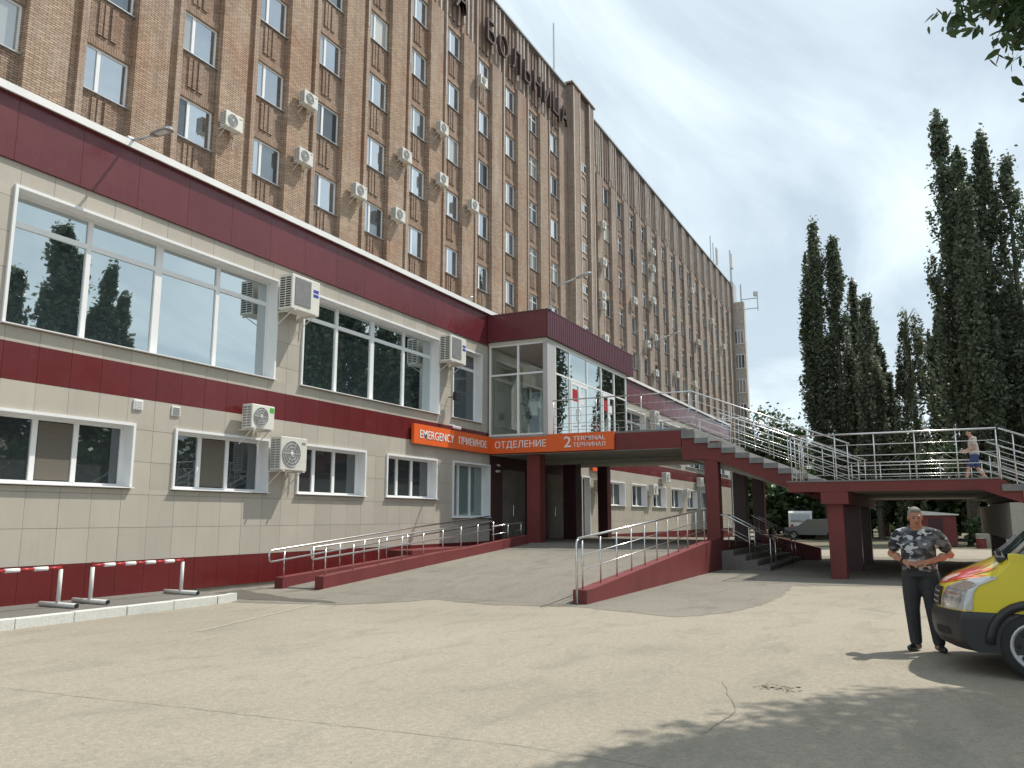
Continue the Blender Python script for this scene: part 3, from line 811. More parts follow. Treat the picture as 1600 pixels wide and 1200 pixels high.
# wheelchair ramp beside the facade
wr = world_thing('wheelchair_ramp', 'narrow wine red wheelchair ramp with twin steel handrails along the annex wall', 'ramp')
MB().prism([(14.6,0),(14.6,.03),(19.6,.40),(25.0,.72),(25.0,0)], 1, 12.24, 13.08).build('slope', M['walk'], wr)
MB().prism([(14.56,-.05),(14.56,.30),(19.68,.65),(20.9,.70),(25.1,1.0),(25.1,-.05)], 1, 12.0, 12.24).build('outer_wall', M['redpaint'], wr)
MB().prism([(14.46,-.05),(14.46,.25),(19.7,.53),(19.7,-.05)], 1, 13.08, 13.32).build('inner_wall', M['redpaint'], wr)
MB().box((19.7,13.085,-.02),(25.9,13.93,.66)).build('landing', M['redpaint'], wr)
def zo(x): return .30+(x-14.56)*.0685
railing(wr, [(14.35,12.12,.32),(19.7,12.12,zo(19.7)),(22.7,12.12,.86)], [.62,.36], [(14.75+1.005*k,12.12,zo(14.75+1.005*k)-.02) for k in range(9)], loop=True)
railing(wr, [(14.2,13.2,.28),(19.6,13.2,.70),(24.5,13.2,1.05)], [.58,.33], [(14.61+1.0*k,13.2,.26+k*.054) for k in range(6)], loop=True)
o = railing(wr, [(22.7,12.12,.86),(24.9,12.12,.98)], [.45,.2], [(22.8,12.12,.84),(23.8,12.12,.92),(24.76,12.12,.97)])

# ================================================================ ELEVATED WALKWAY
br = world_thing('elevated_walkway', 'raised red concrete walkway with grey stairs and steel railings leading to the glass vestibule', 'walkway')
DZ = 4.45; BX0, BX1 = 25.85, 34.3
MB().box((BX0+.3,6.86,4.05),(BX1-.3,13.9,DZ-.06)).build('deck', M['plaster'], br)
MB().box((BX0,6.70,DZ-.06),(BX1,11.3,DZ)).build('deck_paving', M['step'], br)
MB().box((BX0,6.88,3.82),(BX0+.29,13.88,DZ-.061)).build('edge_beam', M['redbeam'], br)
MB().box((BX1-.29,6.88,3.82),(BX1,13.88,DZ-.061)).build('edge_beam', M['redbeam'], br)
MB().box((BX0+.02,6.88,3.80),(BX1-.02,13.87,3.819)).build('soffit', M['plaster'], br)
for xb in (29.5,): MB().box((xb,6.9,3.66),(xb+.5,13.86,3.799)).build('cross_beam', M['plaster'], br)
MB().box((BX0+.32,6.1,3.42),(BX1-.3,6.86,3.80)).build('cross_beam', M['redbeam'], br)
MB().box((BX0+.1,5.70,3.40),(BX1-.3,6.1,4.0)).build('pier_cap', M['redbeam'], br)
# flight one: twelve grey steps on a red stringer
NS = 11; RISE = (DZ-2.56)/NS; RUN = .421
for i in range(1, NS):
    y1 = 6.86-(i-1)*RUN; z = DZ-i*RISE
    MB().box((BX0-.05,y1-RUN-.03,z-.165),(BX1-.2,y1-.002*i,z)).build('step', M['step'], br)
y_end = 6.86-(NS-1)*RUN
MB().box((BX0-.02,6.44,4.285),(BX1-.2,6.86,4.40)).build('step', M['step'], br)
sl = RISE/RUN
MB().prism([(6.86,DZ-.33),(6.86,3.42),(6.1,3.42),(5.75,3.35),(2.55,2.02),(2.55,2.55),(6.44,DZ-.34)], 0, BX0+.003, BX0+.36).build('stringer', M['redbeam'], br)
MB().prism([(6.86,DZ-.33),(6.86,3.42),(6.1,3.42),(5.75,3.35),(2.55,2.02),(2.55,2.55),(6.44,DZ-.34)], 0, BX1-.6, BX1-.25).build('stringer', M['redbeam'], br)
MB().prism([(6.80,DZ-.36),(6.80,3.5),(2.55,1.99+.1),(2.55,2.5)], 0, BX0+.36, BX1-.6).build('flight_slab', M['plaster'], br)
# intermediate landing
LX0, LX1 = 22.95, 35.6
LZ = 2.56
MB().box((LX0+.02,-1.72,LZ-.30),(LX0+.30,3.24,LZ-.041)).build('edge_beam', M['redbeam'], br)
MB().box((LX0+.30,2.95,LZ-.30),(BX0-.05,3.24,LZ-.041)).build('edge_beam', M['redbeam'], br)
MB().box((LX1-.3,-1.72,LZ-.30),(LX1-.02,2.6,LZ-.041)).build('edge_beam', M['redbeam'], br)
MB().box((LX0,-1.72,LZ-.04),(LX1,2.60,LZ)).box((LX0,2.60,LZ-.04),(BX0-.06,3.26,LZ)).build('landing_paving', M['step'], br)
MB().box((LX0+.3,-1.72,LZ-.28),(LX1-.3,2.60,LZ-.041)).build('landing_slab', M['plaster'], br)
MB().box((LX0+.03,1.75,1.94),(LX1-.2,2.42,LZ-.301)).build('cap_beam', M['redbeam'], br)
# flight two: down to the right
for i in range(1, 15):
    y1 = -1.72-(i-1)*RUN; z = LZ-i*RISE
    MB().box((LX0-.03,y1-RUN-.03,z-.165),(LX1-.3,y1-.002*i,z)).build('step', M['step'], br)
MB().prism([(-1.721,LZ-.04),(-1.721,LZ-.30),(-1.30,LZ-.30),(-7.9,-.35),(-7.9,-.1),(-1.9,LZ-.16)], 0, LX0+.02, LX0+.3).build('stringer', M['redbeam'], br)
MB().prism([(-1.73,LZ-.1),(-1.73,LZ-.27),(-2.2,LZ-.45),(-7.9,-.35),(-7.9,-.1),(-1.9,LZ-.2)], 0, LX0+.3, LX1-.5).build('flight_slab', M['plaster'], br)
MB().box((LX0+.02,-2.35,1.05),(LX1-.6,-1.85,1.95)).build('cap_beam', M['plaster'], br)
# columns
def column(x, y, w, z0, z1, mat, d=None):
    MB().bev((x,y,z0),(x+(d or w),y+w,z1), .015).build('column', mat, br)
column(25.87,5.73,.43,-.02,3.42, M['redbeam'])
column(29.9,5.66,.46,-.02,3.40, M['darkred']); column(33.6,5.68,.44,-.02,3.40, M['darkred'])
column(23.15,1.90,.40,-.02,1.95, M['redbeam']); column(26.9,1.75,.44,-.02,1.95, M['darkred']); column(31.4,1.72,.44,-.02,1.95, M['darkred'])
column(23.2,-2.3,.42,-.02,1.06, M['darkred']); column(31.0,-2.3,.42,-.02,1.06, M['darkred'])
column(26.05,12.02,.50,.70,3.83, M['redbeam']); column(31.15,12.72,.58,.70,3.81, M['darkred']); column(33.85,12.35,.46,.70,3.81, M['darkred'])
# lower stair from the porch platform down to the yard
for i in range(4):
    MB().box((25.75,5.70-(i+1)*.36,-.02),(33.0,5.70-i*.36-.001,.72-(i+1)*.145)).build('step', M['walk'], br)  # dark walkway asphalt stands in for the shade on these steps
MB().prism([(5.69,-.02),(5.69,.95),(5.2,.85),(4.0,.55),(3.6,.45),(3.6,-.02)], 0, 33.05,33.3).build('stair_wall', M['redpaint'], br)
for xx in (25.9, 30.3):
    b0, b1_, b2 = (xx,5.95,.74), (xx,5.55,.70), (xx,4.25,.02)
    railing(br, [b0,b1_,b2], [.95,.50], along(b1_,b2,3,0.05,1.0)+[b0])
    railing(br, [(xx+.9,5.95,.74),(xx+.9,5.55,.70),(xx+.9,4.25,.02)], [.95,.50], along((xx+.9,5.55,.70),(xx+.9,4.25,.02),3,0.05,1.0))
# railings of the walkway
H5 = [1.2,.91,.63,.36,.13]
def flight_rail(x, inner=False):
    a = (x,11.4,DZ); b = (x,6.50,DZ); c = (x,6.50-4.66,DZ-4.66*sl)
    if inner: a = (x,7.2,DZ)
    ps = ([] if inner else along(a,b,4,0.0,.98)) + along(b,c,5,.03,.985)
    return railing(br, [a,b,c], H5, ps)
flight_rail(BX0+.05); flight_rail(BX1-.4)
for x in (30.0,):
    railing(br, [(x,6.75,DZ),(x,6.5,DZ),(x,6.5-4.7,DZ-4.7*sl)], [.95,.55], along((x,6.5,DZ),(x,6.5-4.7,DZ-4.7*sl),5))
railing(br, [(LX0+.08,3.15,LZ),(LX0+.08,-1.72,LZ)], H5, [(LX0+.08,y,LZ) for y in (3.12,2.85,2.0,1.05,.10,-.83,-1.70)])
railing(br, [(LX0+.10,3.15,LZ),(BX0,3.15,LZ)], H5, [(LX0+1.1,3.15,LZ),(LX0+2.0,3.15,LZ),(BX0-.05,3.15,LZ)])
railing(br, [(LX1-.08,2.5,LZ),(LX1-.08,-1.72,LZ)], H5, along((LX1-.08,2.5,LZ),(LX1-.08,-1.72,LZ),5,0,1))
for x in (LX0+.08, 27.2, 31.0, LX1-.4):
    railing(br, [(x,-1.76,LZ),(x,-7.6,LZ-5.84*sl)], H5, along((x,-1.76,LZ),(x,-7.6,LZ-5.84*sl),6,.05,.98))

# ================================================================ GLASS VESTIBULE
vs = world_thing('glass_vestibule', 'glazed entrance vestibule with wine red canopy above the orange sign', 'vestibule')
VX0, VX1, VY = 25.70, 34.4, 11.56
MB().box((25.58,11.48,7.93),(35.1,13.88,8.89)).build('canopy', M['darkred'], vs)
MB().box((25.56,11.49,7.93),(25.579,13.87,8.90)).build('canopy_side', M['fascia'], vs)
MB().box((25.54,11.44,8.89),(35.14,13.87,8.93)).build('canopy_edge', M['corr'], vs)
mb = MB(); x = 25.58
while x < 35.08:
    mb.prism([(x,11.479),(x+.03,11.445),(x+.11,11.445),(x+.14,11.479)], 2, 7.92, 8.88); x += .2
mb.box((25.56,11.46,7.925),(35.1,11.478,8.885))
mb.build('corrugated_cladding', M['corr'], vs)
MB().box((VX0,VY,7.80),(VX1,13.9,7.92)).build('ceiling', M['ply'], vs)
MB().box((VX0,VY,DZ-.06),(VX1,13.9,DZ+.005)).build('floor', M['floor'], vs)
MB().box((26.0,FY-.012,DZ),(VX1,FY-.004,7.8)).build('inner_wall', M['beige'], vs)
# inner doorway seen through the glass
d = MB().box((28.2,FY-.06,DZ),(28.3,FY-.013,6.9)).box((30.3,FY-.06,DZ),(30.4,FY-.013,6.9)).box((28.3,FY-.06,6.8),(30.3,FY-.013,6.9)).box((29.25,FY-.055,DZ),(29.35,FY-.013,6.8)).build('inner_door', M['white'], vs)
MB().box((28.3,FY-.03,DZ),(29.25,FY-.02,6.8)).build('pane', M['pane'], d); MB().box((29.35,FY-.03,DZ),(30.3,FY-.02,6.8)).build('pane', M['pane'], d)
MB().bev((30.9,13.0,6.6),(32.0,13.7,7.3), .03).build('ceiling_heater', M['ac'], vs)
M['postgrey'] = paint('shaded_white_post', (0.42,0.41,0.42), 0.5, 0.05)  # off-white darkened to paint in the shade on the corner post
# corner post and mullions
MB().box((VX0,VY,DZ),(VX0+.14,VY+.14,7.8)).box((VX0+.02,VY-.02,DZ),(VX0+.75,VY+.10,7.8)).build('corner_post', M['postgrey'], vs)
def mull(a, b): boxpart('mullion', a, b, M['white'], vs)
for y in (12.70, 13.84): mull((VX0+.02,y-.035,DZ+.01),(VX0+.10,y+.035,7.8))
for z in (DZ+.02, 6.66, 7.74): 
    mull((VX0+.03,VY+.15,z),(VX0+.09,12.664,z+.06)); mull((VX0+.03,12.736,z),(VX0+.09,13.80,z+.06))
for (ya,yb) in ((VY+.14,12.67),(12.73,13.81)):
    for (za,zb) in ((DZ+.07,6.66),(6.72,7.75)): MB().box((VX0+.05,ya,za),(VX0+.06,yb,zb)).build('pane', M['clear'], vs)
xm = [26.50,27.83,29.61,31.21,32.80,34.36]
for x in xm: mull((x-.04,VY,DZ+.01),(x+.04,VY+.08,7.8))
for i in range(len(xm)-1):
    a, b = xm[i]+.04, xm[i+1]-.04
    for z in ((DZ+.02,6.72,7.74)): mull((a,VY+.01,z),(b,VY+.07,z+.06))
    MB().box((a,VY+.03,6.78),(b,VY+.04,7.74)).build('pane', M['front'], vs)
    if i in (1,3):      # entrance doors with red stickers
        dz = MB()
        mid = (a+b)/2
        for (p,q) in ((a+.01,mid-.01),(mid+.01,b-.01)):
            dz.box((p,VY-.03,DZ+.02),(p+.10,VY+.03,6.68)).box((q-.10,VY-.03,DZ+.02),(q,VY+.03,6.68)).box((p+.10,VY-.03,DZ+.02),(q-.10,VY+.03,DZ+.25)).box((p+.10,VY-.03,6.55),(q-.10,VY+.03,6.68))
        dd = dz.build('door', M['white'], vs)
        for (p,q) in ((a+.11,mid-.11),(mid+.11,b-.11)):
            MB().box((p,VY-.005,DZ+.25),(q,VY+.005,6.55)).build('pane', M['front'], dd)
        MB().box((a+.16,VY-.012,5.95),(mid-.16,VY-.006,6.4)).build('sticker', M['red'], dd)
        MB().box((mid+.18,VY-.012,5.9),(mid+.42,VY-.006,6.25)).build('notice', M['white'], dd)
        MB().tube([(mid-.05,VY-.035,5.2),(mid-.05,VY-.09,5.25),(mid-.05,VY-.09,5.65),(mid-.05,VY-.035,5.7)], .02, 8).build('handle', M['white'], dd)
    else:
        MB().box((a,VY+.03,DZ+.08),(b,VY+.04,6.72)).build('pane', M['front'], vs)
MB().box((VX1-.06,VY+.1,DZ),(VX1,13.9,7.8)).build('end_wall', M['beige'], vs)

# ================================================================ ORANGE SIGN
sg = world_thing('entrance_sign', 'orange two-sided emergency department sign bent around the porch corner', 'sign')
SX0 = 20.72
MB().box((SX0,FY-.16,3.84),(25.70,FY-.06,4.45)).build('panel', M['orange'], sg)
MB().box((25.705,9.12,3.845),(25.80,FY-.06,4.452)).build('panel', M['orange'], sg)
def word(s, x0, x1, z0, h, side, off=.005):
    if side == 0:
        return link('lettering', text_mesh(s, x1-x0, h, .012, M['white'], off), sg, (x0,FY-.161,z0), (R(90),0,0))
    o = link('lettering', text_mesh(s, x0-x1, h, .012, M['white'], off), sg, (25.704,x0,z0))
    o.rotation_euler = Matrix(((0,0,-1),(-1,0,0),(0,1,0))).to_euler(); return o
word('EMERGENCY', 21.05,23.10,4.02,.26,0)
word('ПРИЕМНОЕ', 23.42,25.38,4.02,.26,0)
word('ОТДЕЛЕНИЕ', 13.62,11.60,3.98,.30,1)
word('2', 10.93,10.66,3.97,.37,1)
word('TERMINAL', 10.58,9.42,4.19,.15,1,.002)
word('ТЕРМИНАЛ', 10.58,9.42,3.97,.15,1,.002)
# a plain orange board on the far side of the porch
s2 = MB().bev((35.9,FY-.14,3.75),(38.0,FY-.05,4.35), .01).build('side_sign', M['orange']); tag(s2, 'plain orange board on the annex wall behind the porch column', 'sign')

# ================================================================ AIR CONDITIONERS
def ac_unit(w, h, d, kind):
    """local: back lower left corner at 0,0,0; front faces -Y"""
    y0, y1 = -.14-d, -.14
    root = thing('air_conditioner', (0,0,0), 'x', 'air conditioner')
    MB().bev((0,y0,0),(w,y1,h), .018).build('body', M['ac'], root)
    r = min(h*.40, w*.34); cx = w*.40; cz = h*.5
    if kind == 'big':
        mb = MB().box((w*.10,y0-.012,h*.14),(w*.66,y0-.001,h*.92)); mb.build('fan_grille', M['acgrill'], root)
        g2 = MB()
        for k in range(15): g2.tube([(w*.12+k*w*.038,y0-.02,h*.15),(w*.12+k*w*.038,y0-.02,h*.91)], .004, 4)
        g2.build('grille_wires', M['offwhite'], root)
        for k in (0,1): MB().box((w*.76,y0-.004,h*(.52+k*.13)),(w*.95,y0-.0005,h*(.61+k*.13))).build('badge', M['blue'], root)
    else:
        mb = MB(); n = 24
        ring = [(cx+r*math.cos(6.2832*i/n), cz+r*math.sin(6.2832*i/n)) for i in range(n)]
        mb.prism(ring, 1, y0-.012, y0-.001); mb.build('fan_grille', M['acgrill'], root)
        g2 = MB()
        for q in (.25,.5,.75,.98):
            g2.tube([(cx+r*q*math.cos(6.2832*i/20), y0-.018, cz+r*q*math.sin(6.2832*i/20)) for i in range(21)], .005, 4)
        for i in range(6): g2.tube([(cx,y0-.018,cz),(cx+r*math.cos(6.2832*i/6),y0-.018,cz+r*math.sin(6.2832*i/6))], .005, 4)
        g2.build('grille_wires', M['offwhite'], root)
        MB().ell((cx,y0-.02,cz),(r*.16,.012,r*.16)).build('hub', M['ac'], root)
        if kind == 'green': MB().box((w*.78,y0-.004,h*.72),(w*.96,y0-.0005,h*.92)).build('sticker', M['green'], root)
        else: MB().box((w*.78,y0-.004,h*.80),(w*.93,y0-.0005,h*.87)).build('badge', M['acgrill'], root)
    # louvres on the side towards the street end
    lv = MB(); nn = max(6, int(h/.065))
    for k in range(nn):
        z = h*.07 + k*h*.87/nn
        for (p,q) in ((.10,.46),(.54,.90)): lv.box((-.004,y0+d*p,z),(.004,y0+d*q,z+h*.5/nn))
    lv.build('side_louvres', M['acgrill'] if kind != 'big' else M['dark'], root)
    for x in (w*.12, w*.88):
        MB().box((x-.02,y0-.03,-.035),(x+.02,0.0,-.002)).tube([(x,y0+.08,-.03),(x,-.01,-.34)], .012, 6).build('bracket', M['offwhite'], root)
    MB().tube([(w*.97,y1,h*.2),(w*.97+.05,-.06,h*.12),(w*.95,-.02,-.2),(w*.93,-.02,-.55)], .014, 6).build('hose', M['offwhite'], root)
    return root
acs = {k: ac_unit(*a, k) for k, a in {'big':(1.02,.88,.42), 'green':(.72,.56,.31), 'plain':(.92,.80,.33), 'small':(.82,.58,.30)}.items()}
used = set()
def place_ac(kind, x, y, z, label, group):
    p = acs[kind]
    if kind in used: p = copy_tree(p)
    used.add(kind); p.location = (x,y,z); p['label'] = label; p['group'] = group
    return p
GA, GH = 'air conditioners on the annex wall', 'air conditioners on the brick hospital facade'
place_ac('big',14.66,FY-.005,6.62,'large cream air conditioner with two blue marks beside the widest upper window',GA)
place_ac('big',22.14,FY-.005,6.62,'large cream air conditioner with two blue marks beside the porch canopy',GA)
place_ac('green',13.66,FY-.005,3.60,'small cream air conditioner with round fan and green sticker on the red band',GA)
place_ac('plain',14.62,FY-.005,2.70,'tall cream air conditioner with round fan just below the green-stickered one',GA)
place_ac('small',35.9,FY-.005,2.78,'air conditioner seen under the walkway beside the tall white window',GA)
place_ac('small',44.6,FY-.005,2.86,'air conditioner left of the third window seen under the walkway',GA)
place_ac('small',47.2,FY-.005,3.65,'air conditioner high on the red band seen under the walkway',GA)
place_ac('small',51.9,FY-.005,2.82,'air conditioner low on the far annex wall near the front red column',GA)
place_ac('small',55.6,FY-.005,3.70,'farthest air conditioner on the red band beside the front red column',GA)
place_ac('plain',45.1,FY-.005,6.9,'air conditioner on the annex upper storey just right of the vestibule',GA)
hac = [(19.55,15.45,'leftmost small air conditioner on the brick facade, above the street lamp'),
 (23.55,18.25,'air conditioner on brick beside the third window column, upper of two'),
 (23.40,15.70,'air conditioner on brick beside the third window column, lower of two'),
 (27.05,15.60,'air conditioner on the brick pilaster right of the fourth window column'),
 (30.1,15.55,'grey-fronted air conditioner low on brick just above the white coping'),
 (30.55,18.75,'air conditioner on brick above the grey-fronted low one'),
 (33.95,21.70,'air conditioner high on brick, upper of two above the tall upper windows'),
 (34.0,18.85,'air conditioner on brick, lower of two above the second large window'),
 (37.35,18.60,'air conditioner on brick above the second large annex unit'),
 (38.3,26.65,'air conditioner under the roof letter at the start of the word'),
 (58.5,24.5,'topmost air conditioner right of the stair pylon'),
 (58.5,21.4,'second air conditioner from the roof right of the stair pylon'),
 (58.15,18.6,'upper of two stacked air conditioners right of the stair pylon'),
 (58.15,17.75,'lower of two stacked air conditioners right of the stair pylon'),
 (58.6,15.2,'lowest air conditioner right of the stair pylon, behind the canopy'),
 (66.2,20.1,'air conditioner on brick in line with the second roof lamp'),
 (72.3,26.4,'topmost air conditioner on the far brick facade'),
 (72.1,24.7,'second air conditioner from the top of the far brick facade'),
 (72.0,21.5,'third air conditioner down on the far brick facade'),
 (72.2,18.0,'fourth air conditioner down on the far brick facade'),
 (69.8,16.9,'air conditioner just left of the lower far column of units'),
 (72.2,14.6,'lowest air conditioner of the far column above the stair'),
 (79.5,15.6,'air conditioner on far brick above the stair handrail corner'),
 (89.0,20.8,'air conditioner midway up the most distant brick bays'),
 (87.0,26.3,'air conditioner high on the most distant brick bays'),
 (102.6,22.9,'air conditioner nearest the end pylon of the hospital'),
 (96.6,24.9,'air conditioner two bays left of the end pylon'),
 (86.8,15.7,'lowest air conditioner on the most distant brick bays')]
for (x,z,lb) in hac: place_ac('small', x, 21.73, z, lb, GH)

# ================================================================ LAMPS, CAMERA
def street_lamp(base, pts, head, label):
    o = world_thing('wall_lamp', label, 'lamp', 'lamps on arms along the annex roof')
    MB().tube([base]+pts, .028, 8).build('arm', M['galv'], o, smooth=True)
    MB().bev((base[0]-.08,base[1]-.06,base[2]-.05),(base[0]+.08,base[1]+.06,base[2]+.06), .01).build('bracket', M['galv'], o)
    h = Vector(pts[-1]); d = (h-Vector(pts[-2])).normalized()
    mb = MB()
    prof = [(-.05,.05),(.05,.10),(.30,.12),(.46,.10),(.52,.04)]
    s = Vector((1,0,0)); u = s.cross(d); 
    if u.z < 0: u = -u
    vs_ = []; fs = []
    for (t,w) in prof:
        c = h + d*t
        for (a,b) in ((-1,-.3),(1,-.3),(.8,.45),(-.8,.45)): vs_.append(c + s*w*a + u*.07*b)
    for i in range(len(prof)-1):
        for j in range(4): fs.append((i*4+j, i*4+(j+1)%4, i*4+4+(j+1)%4, i*4+4+j))
    fs += [(3,2,1,0), tuple(len(vs_)-4+j for j in range(4))]
    mb.add(vs_, fs).build('lamp_head', M['galv'], o)
    q = [h + d*.10 - u*.024, h + d*.40 - u*.024]
    MB().add([q[0]-s*.07,q[0]+s*.07,q[1]+s*.07,q[1]-s*.07], [(0,1,2,3)]).build('lens', M['offwhite'], o)
street_lamp((10.3,FY-.05,9.16), [(10.3,FY-.35,9.12),(10.3,FY-.75,9.13)], 0, 'grey street lamp on a short arm over the coping at the left')
street_lamp((25.75,11.44,8.97), [(25.75,11.42,9.50),(25.75,11.32,9.66),(25.75,11.04,9.79),(25.75,10.35,9.96)], 0, 'grey street lamp on a bent pole at the canopy corner')
street_lamp((43.9,FY-.05,9.2), [(43.9,FY-.05,10.7),(43.9,FY-.3,11.2),(43.9,FY-.8,11.45),(43.9,FY-1.9,11.75)], 0, 'farther grey street lamp on a bent pole behind the vestibule')
cc = world_thing('security_camera', 'small white security camera above the orange sign', 'camera')
MB().tube([(23.05,FY-.02,4.62),(23.05,FY-.2,4.60)], .025, 8).build('mount', M['white'], cc)
MB().tube([(23.02,FY-.16,4.56),(23.10,FY-.42,4.50)], .05, 10).build('housing', M['white'], cc)
cc = world_thing('flood_lamp', 'dark floodlight on a bracket beside the narrow upper window', 'lamp')
MB().tube([(22.95,FY-.02,5.55),(22.95,FY-.25,5.55)], .02, 6).build('bracket', M['black'], cc)
MB().bev((22.85,FY-.40,5.42),(23.10,FY-.24,5.70), .02).build('housing', M['black'], cc)
# snow guard / small dark cable box on the coping
cc = world_thing('cable_hook', 'small dark cable hook on the white coping near the canopy', 'hook')
MB().tube([(24.2,FY-.12,9.13),(24.2,FY-.12,9.3),(24.35,FY-.12,9.34)], .03, 6).build('hook', M['galv'], cc)
# entrance camera and lamp under the porch
cc = world_thing('porch_lamp', 'small white lamp on the dark porch wall left of the glass door', 'lamp')
MB().bev((26.35,FY-.12,3.22),(26.55,FY-.01,3.30), .01).tube([(26.45,FY-.02,3.5),(26.45,FY-.14,3.46)], .04, 8).build('housing', M['offwhite'], cc)

# ================================================================ BARRIERS
def barrier(x0, y0, x1, y1, label):
    o = world_thing('barrier', label, 'barrier', 'striped barriers on the walkway')
    a, b = Vector((x0,y0,0)), Vector((x1,y1,0)); d = (b-a).normalized(); nrm = Vector((-d.y,d.x,0))
    z = .122
    for p in (a, b):
        MB().tube([p+Vector((0,0,z+.04)), p+Vector((0,0,.74))], .034, 12).build('post', M['offwhite'], o, smooth=True)
        f = MB().tube([p-nrm*.46+Vector((0,0,z+.042)), p+nrm*.46+Vector((0,0,z+.042))], .04, 12).build('foot', M['offwhite'], o, smooth=True)
        MB().tube([p-nrm*.475+Vector((0,0,z+.042)), p-nrm*.461+Vector((0,0,z+.042))], .038, 12).build('foot_cap', M['black'], f)
        MB().tube([p+Vector((0,0,.7401)), p+Vector((0,0,.83))], .014, 8).build('pin', M['red'], o)
    L = (b-a).length; n = 9
    for k in range(n):
        MB().tube([a+d*(L*k/n)+Vector((0,0,.765)), a+d*(L*(k+1)/n-.001)+Vector((0,0,.765))], .026 if k%2 == 0 else .034, 10).build('stripe', M['red'] if k%2 == 0 else M['white'], o, smooth=True)
barrier(6.85,12.95,9.0,12.98,'red and white striped barrier cut off by the left edge')
barrier(9.64,13.05,11.56,13.02,'red and white striped barrier standing right of the other on the walkway')

# ================================================================ TREES
def oval_leaves(name, C, size, mat, rng):
    """six-sided pointed leaves for the near tree"""
    n = len(C); a = rng.normal(size=(n,3)); a[:,2] -= .6; a /= np.linalg.norm(a,axis=1)[:,None]
    b = np.cross(a, rng.normal(size=(n,3))); b /= np.linalg.norm(b,axis=1)[:,None]; s = size*rng.uniform(.6,1.25,size=(n,1)); a *= s; b *= s*.42
    V = np.stack([C-a, C-a*.45+b*.85, C+a*.25+b*.75, C+a, C+a*.25-b*.75, C-a*.45-b*.85], 1)
    me = bpy.data.meshes.new(name); me.vertices.add(n*6); me.vertices.foreach_set('co', V.ravel()); me.loops.add(n*6); me.loops.foreach_set('vertex_index', np.arange(n*6, dtype=np.int32))
    me.polygons.add(n); me.polygons.foreach_set('loop_start', np.arange(0,n*6,6,dtype=np.int32)); me.polygons.foreach_set('loop_total', np.full(n,6,dtype=np.int32))
    me.materials.append(mat); me.update(calc_edges=True); me.validate(); return me
def leaves_mesh(name, C, size, mat, rng, flat=0.0):
    """C: Nx3 leaf centres; one rhombic leaf (clump) each"""
    n = len(C)
    a = rng.normal(size=(n,3)); a /= np.linalg.norm(a,axis=1)[:,None]
    if flat: a[:,2] *= (1-flat); a /= np.linalg.norm(a,axis=1)[:,None]
    b = np.cross(a, rng.normal(size=(n,3))); b /= np.linalg.norm(b,axis=1)[:,None]
    s = size*rng.uniform(.55,1.35,size=(n,1))
    a *= s; b *= s*.62
    nb = np.cross(a,b); nb /= np.linalg.norm(nb,axis=1)[:,None]
    V = np.empty((n,4,3)); V[:,0] = C-a; V[:,1] = C+b+nb*s*.12; V[:,2] = C+a; V[:,3] = C-b+nb*s*.12
    me = bpy.data.meshes.new(name)
    me.vertices.add(n*4); me.vertices.foreach_set('co', V.ravel())
    me.loops.add(n*4); me.loops.foreach_set('vertex_index', np.arange(n*4, dtype=np.int32))
    me.polygons.add(n); me.polygons.foreach_set('loop_start', np.arange(0,n*4,4,dtype=np.int32))
    me.polygons.foreach_set('loop_total', np.full(n,4,dtype=np.int32))
    me.materials.append(mat); me.update(calc_edges=True); me.validate(); return me
def wood(branches, mat, name, parent):
    mb = MB()
    for (pts, r0, r1) in branches:
        n = len(pts); mb.tube(pts, [r0+(r1-r0)*i/(n-1) for i in range(n)], 6)
    return mb.build(name, mat, parent)
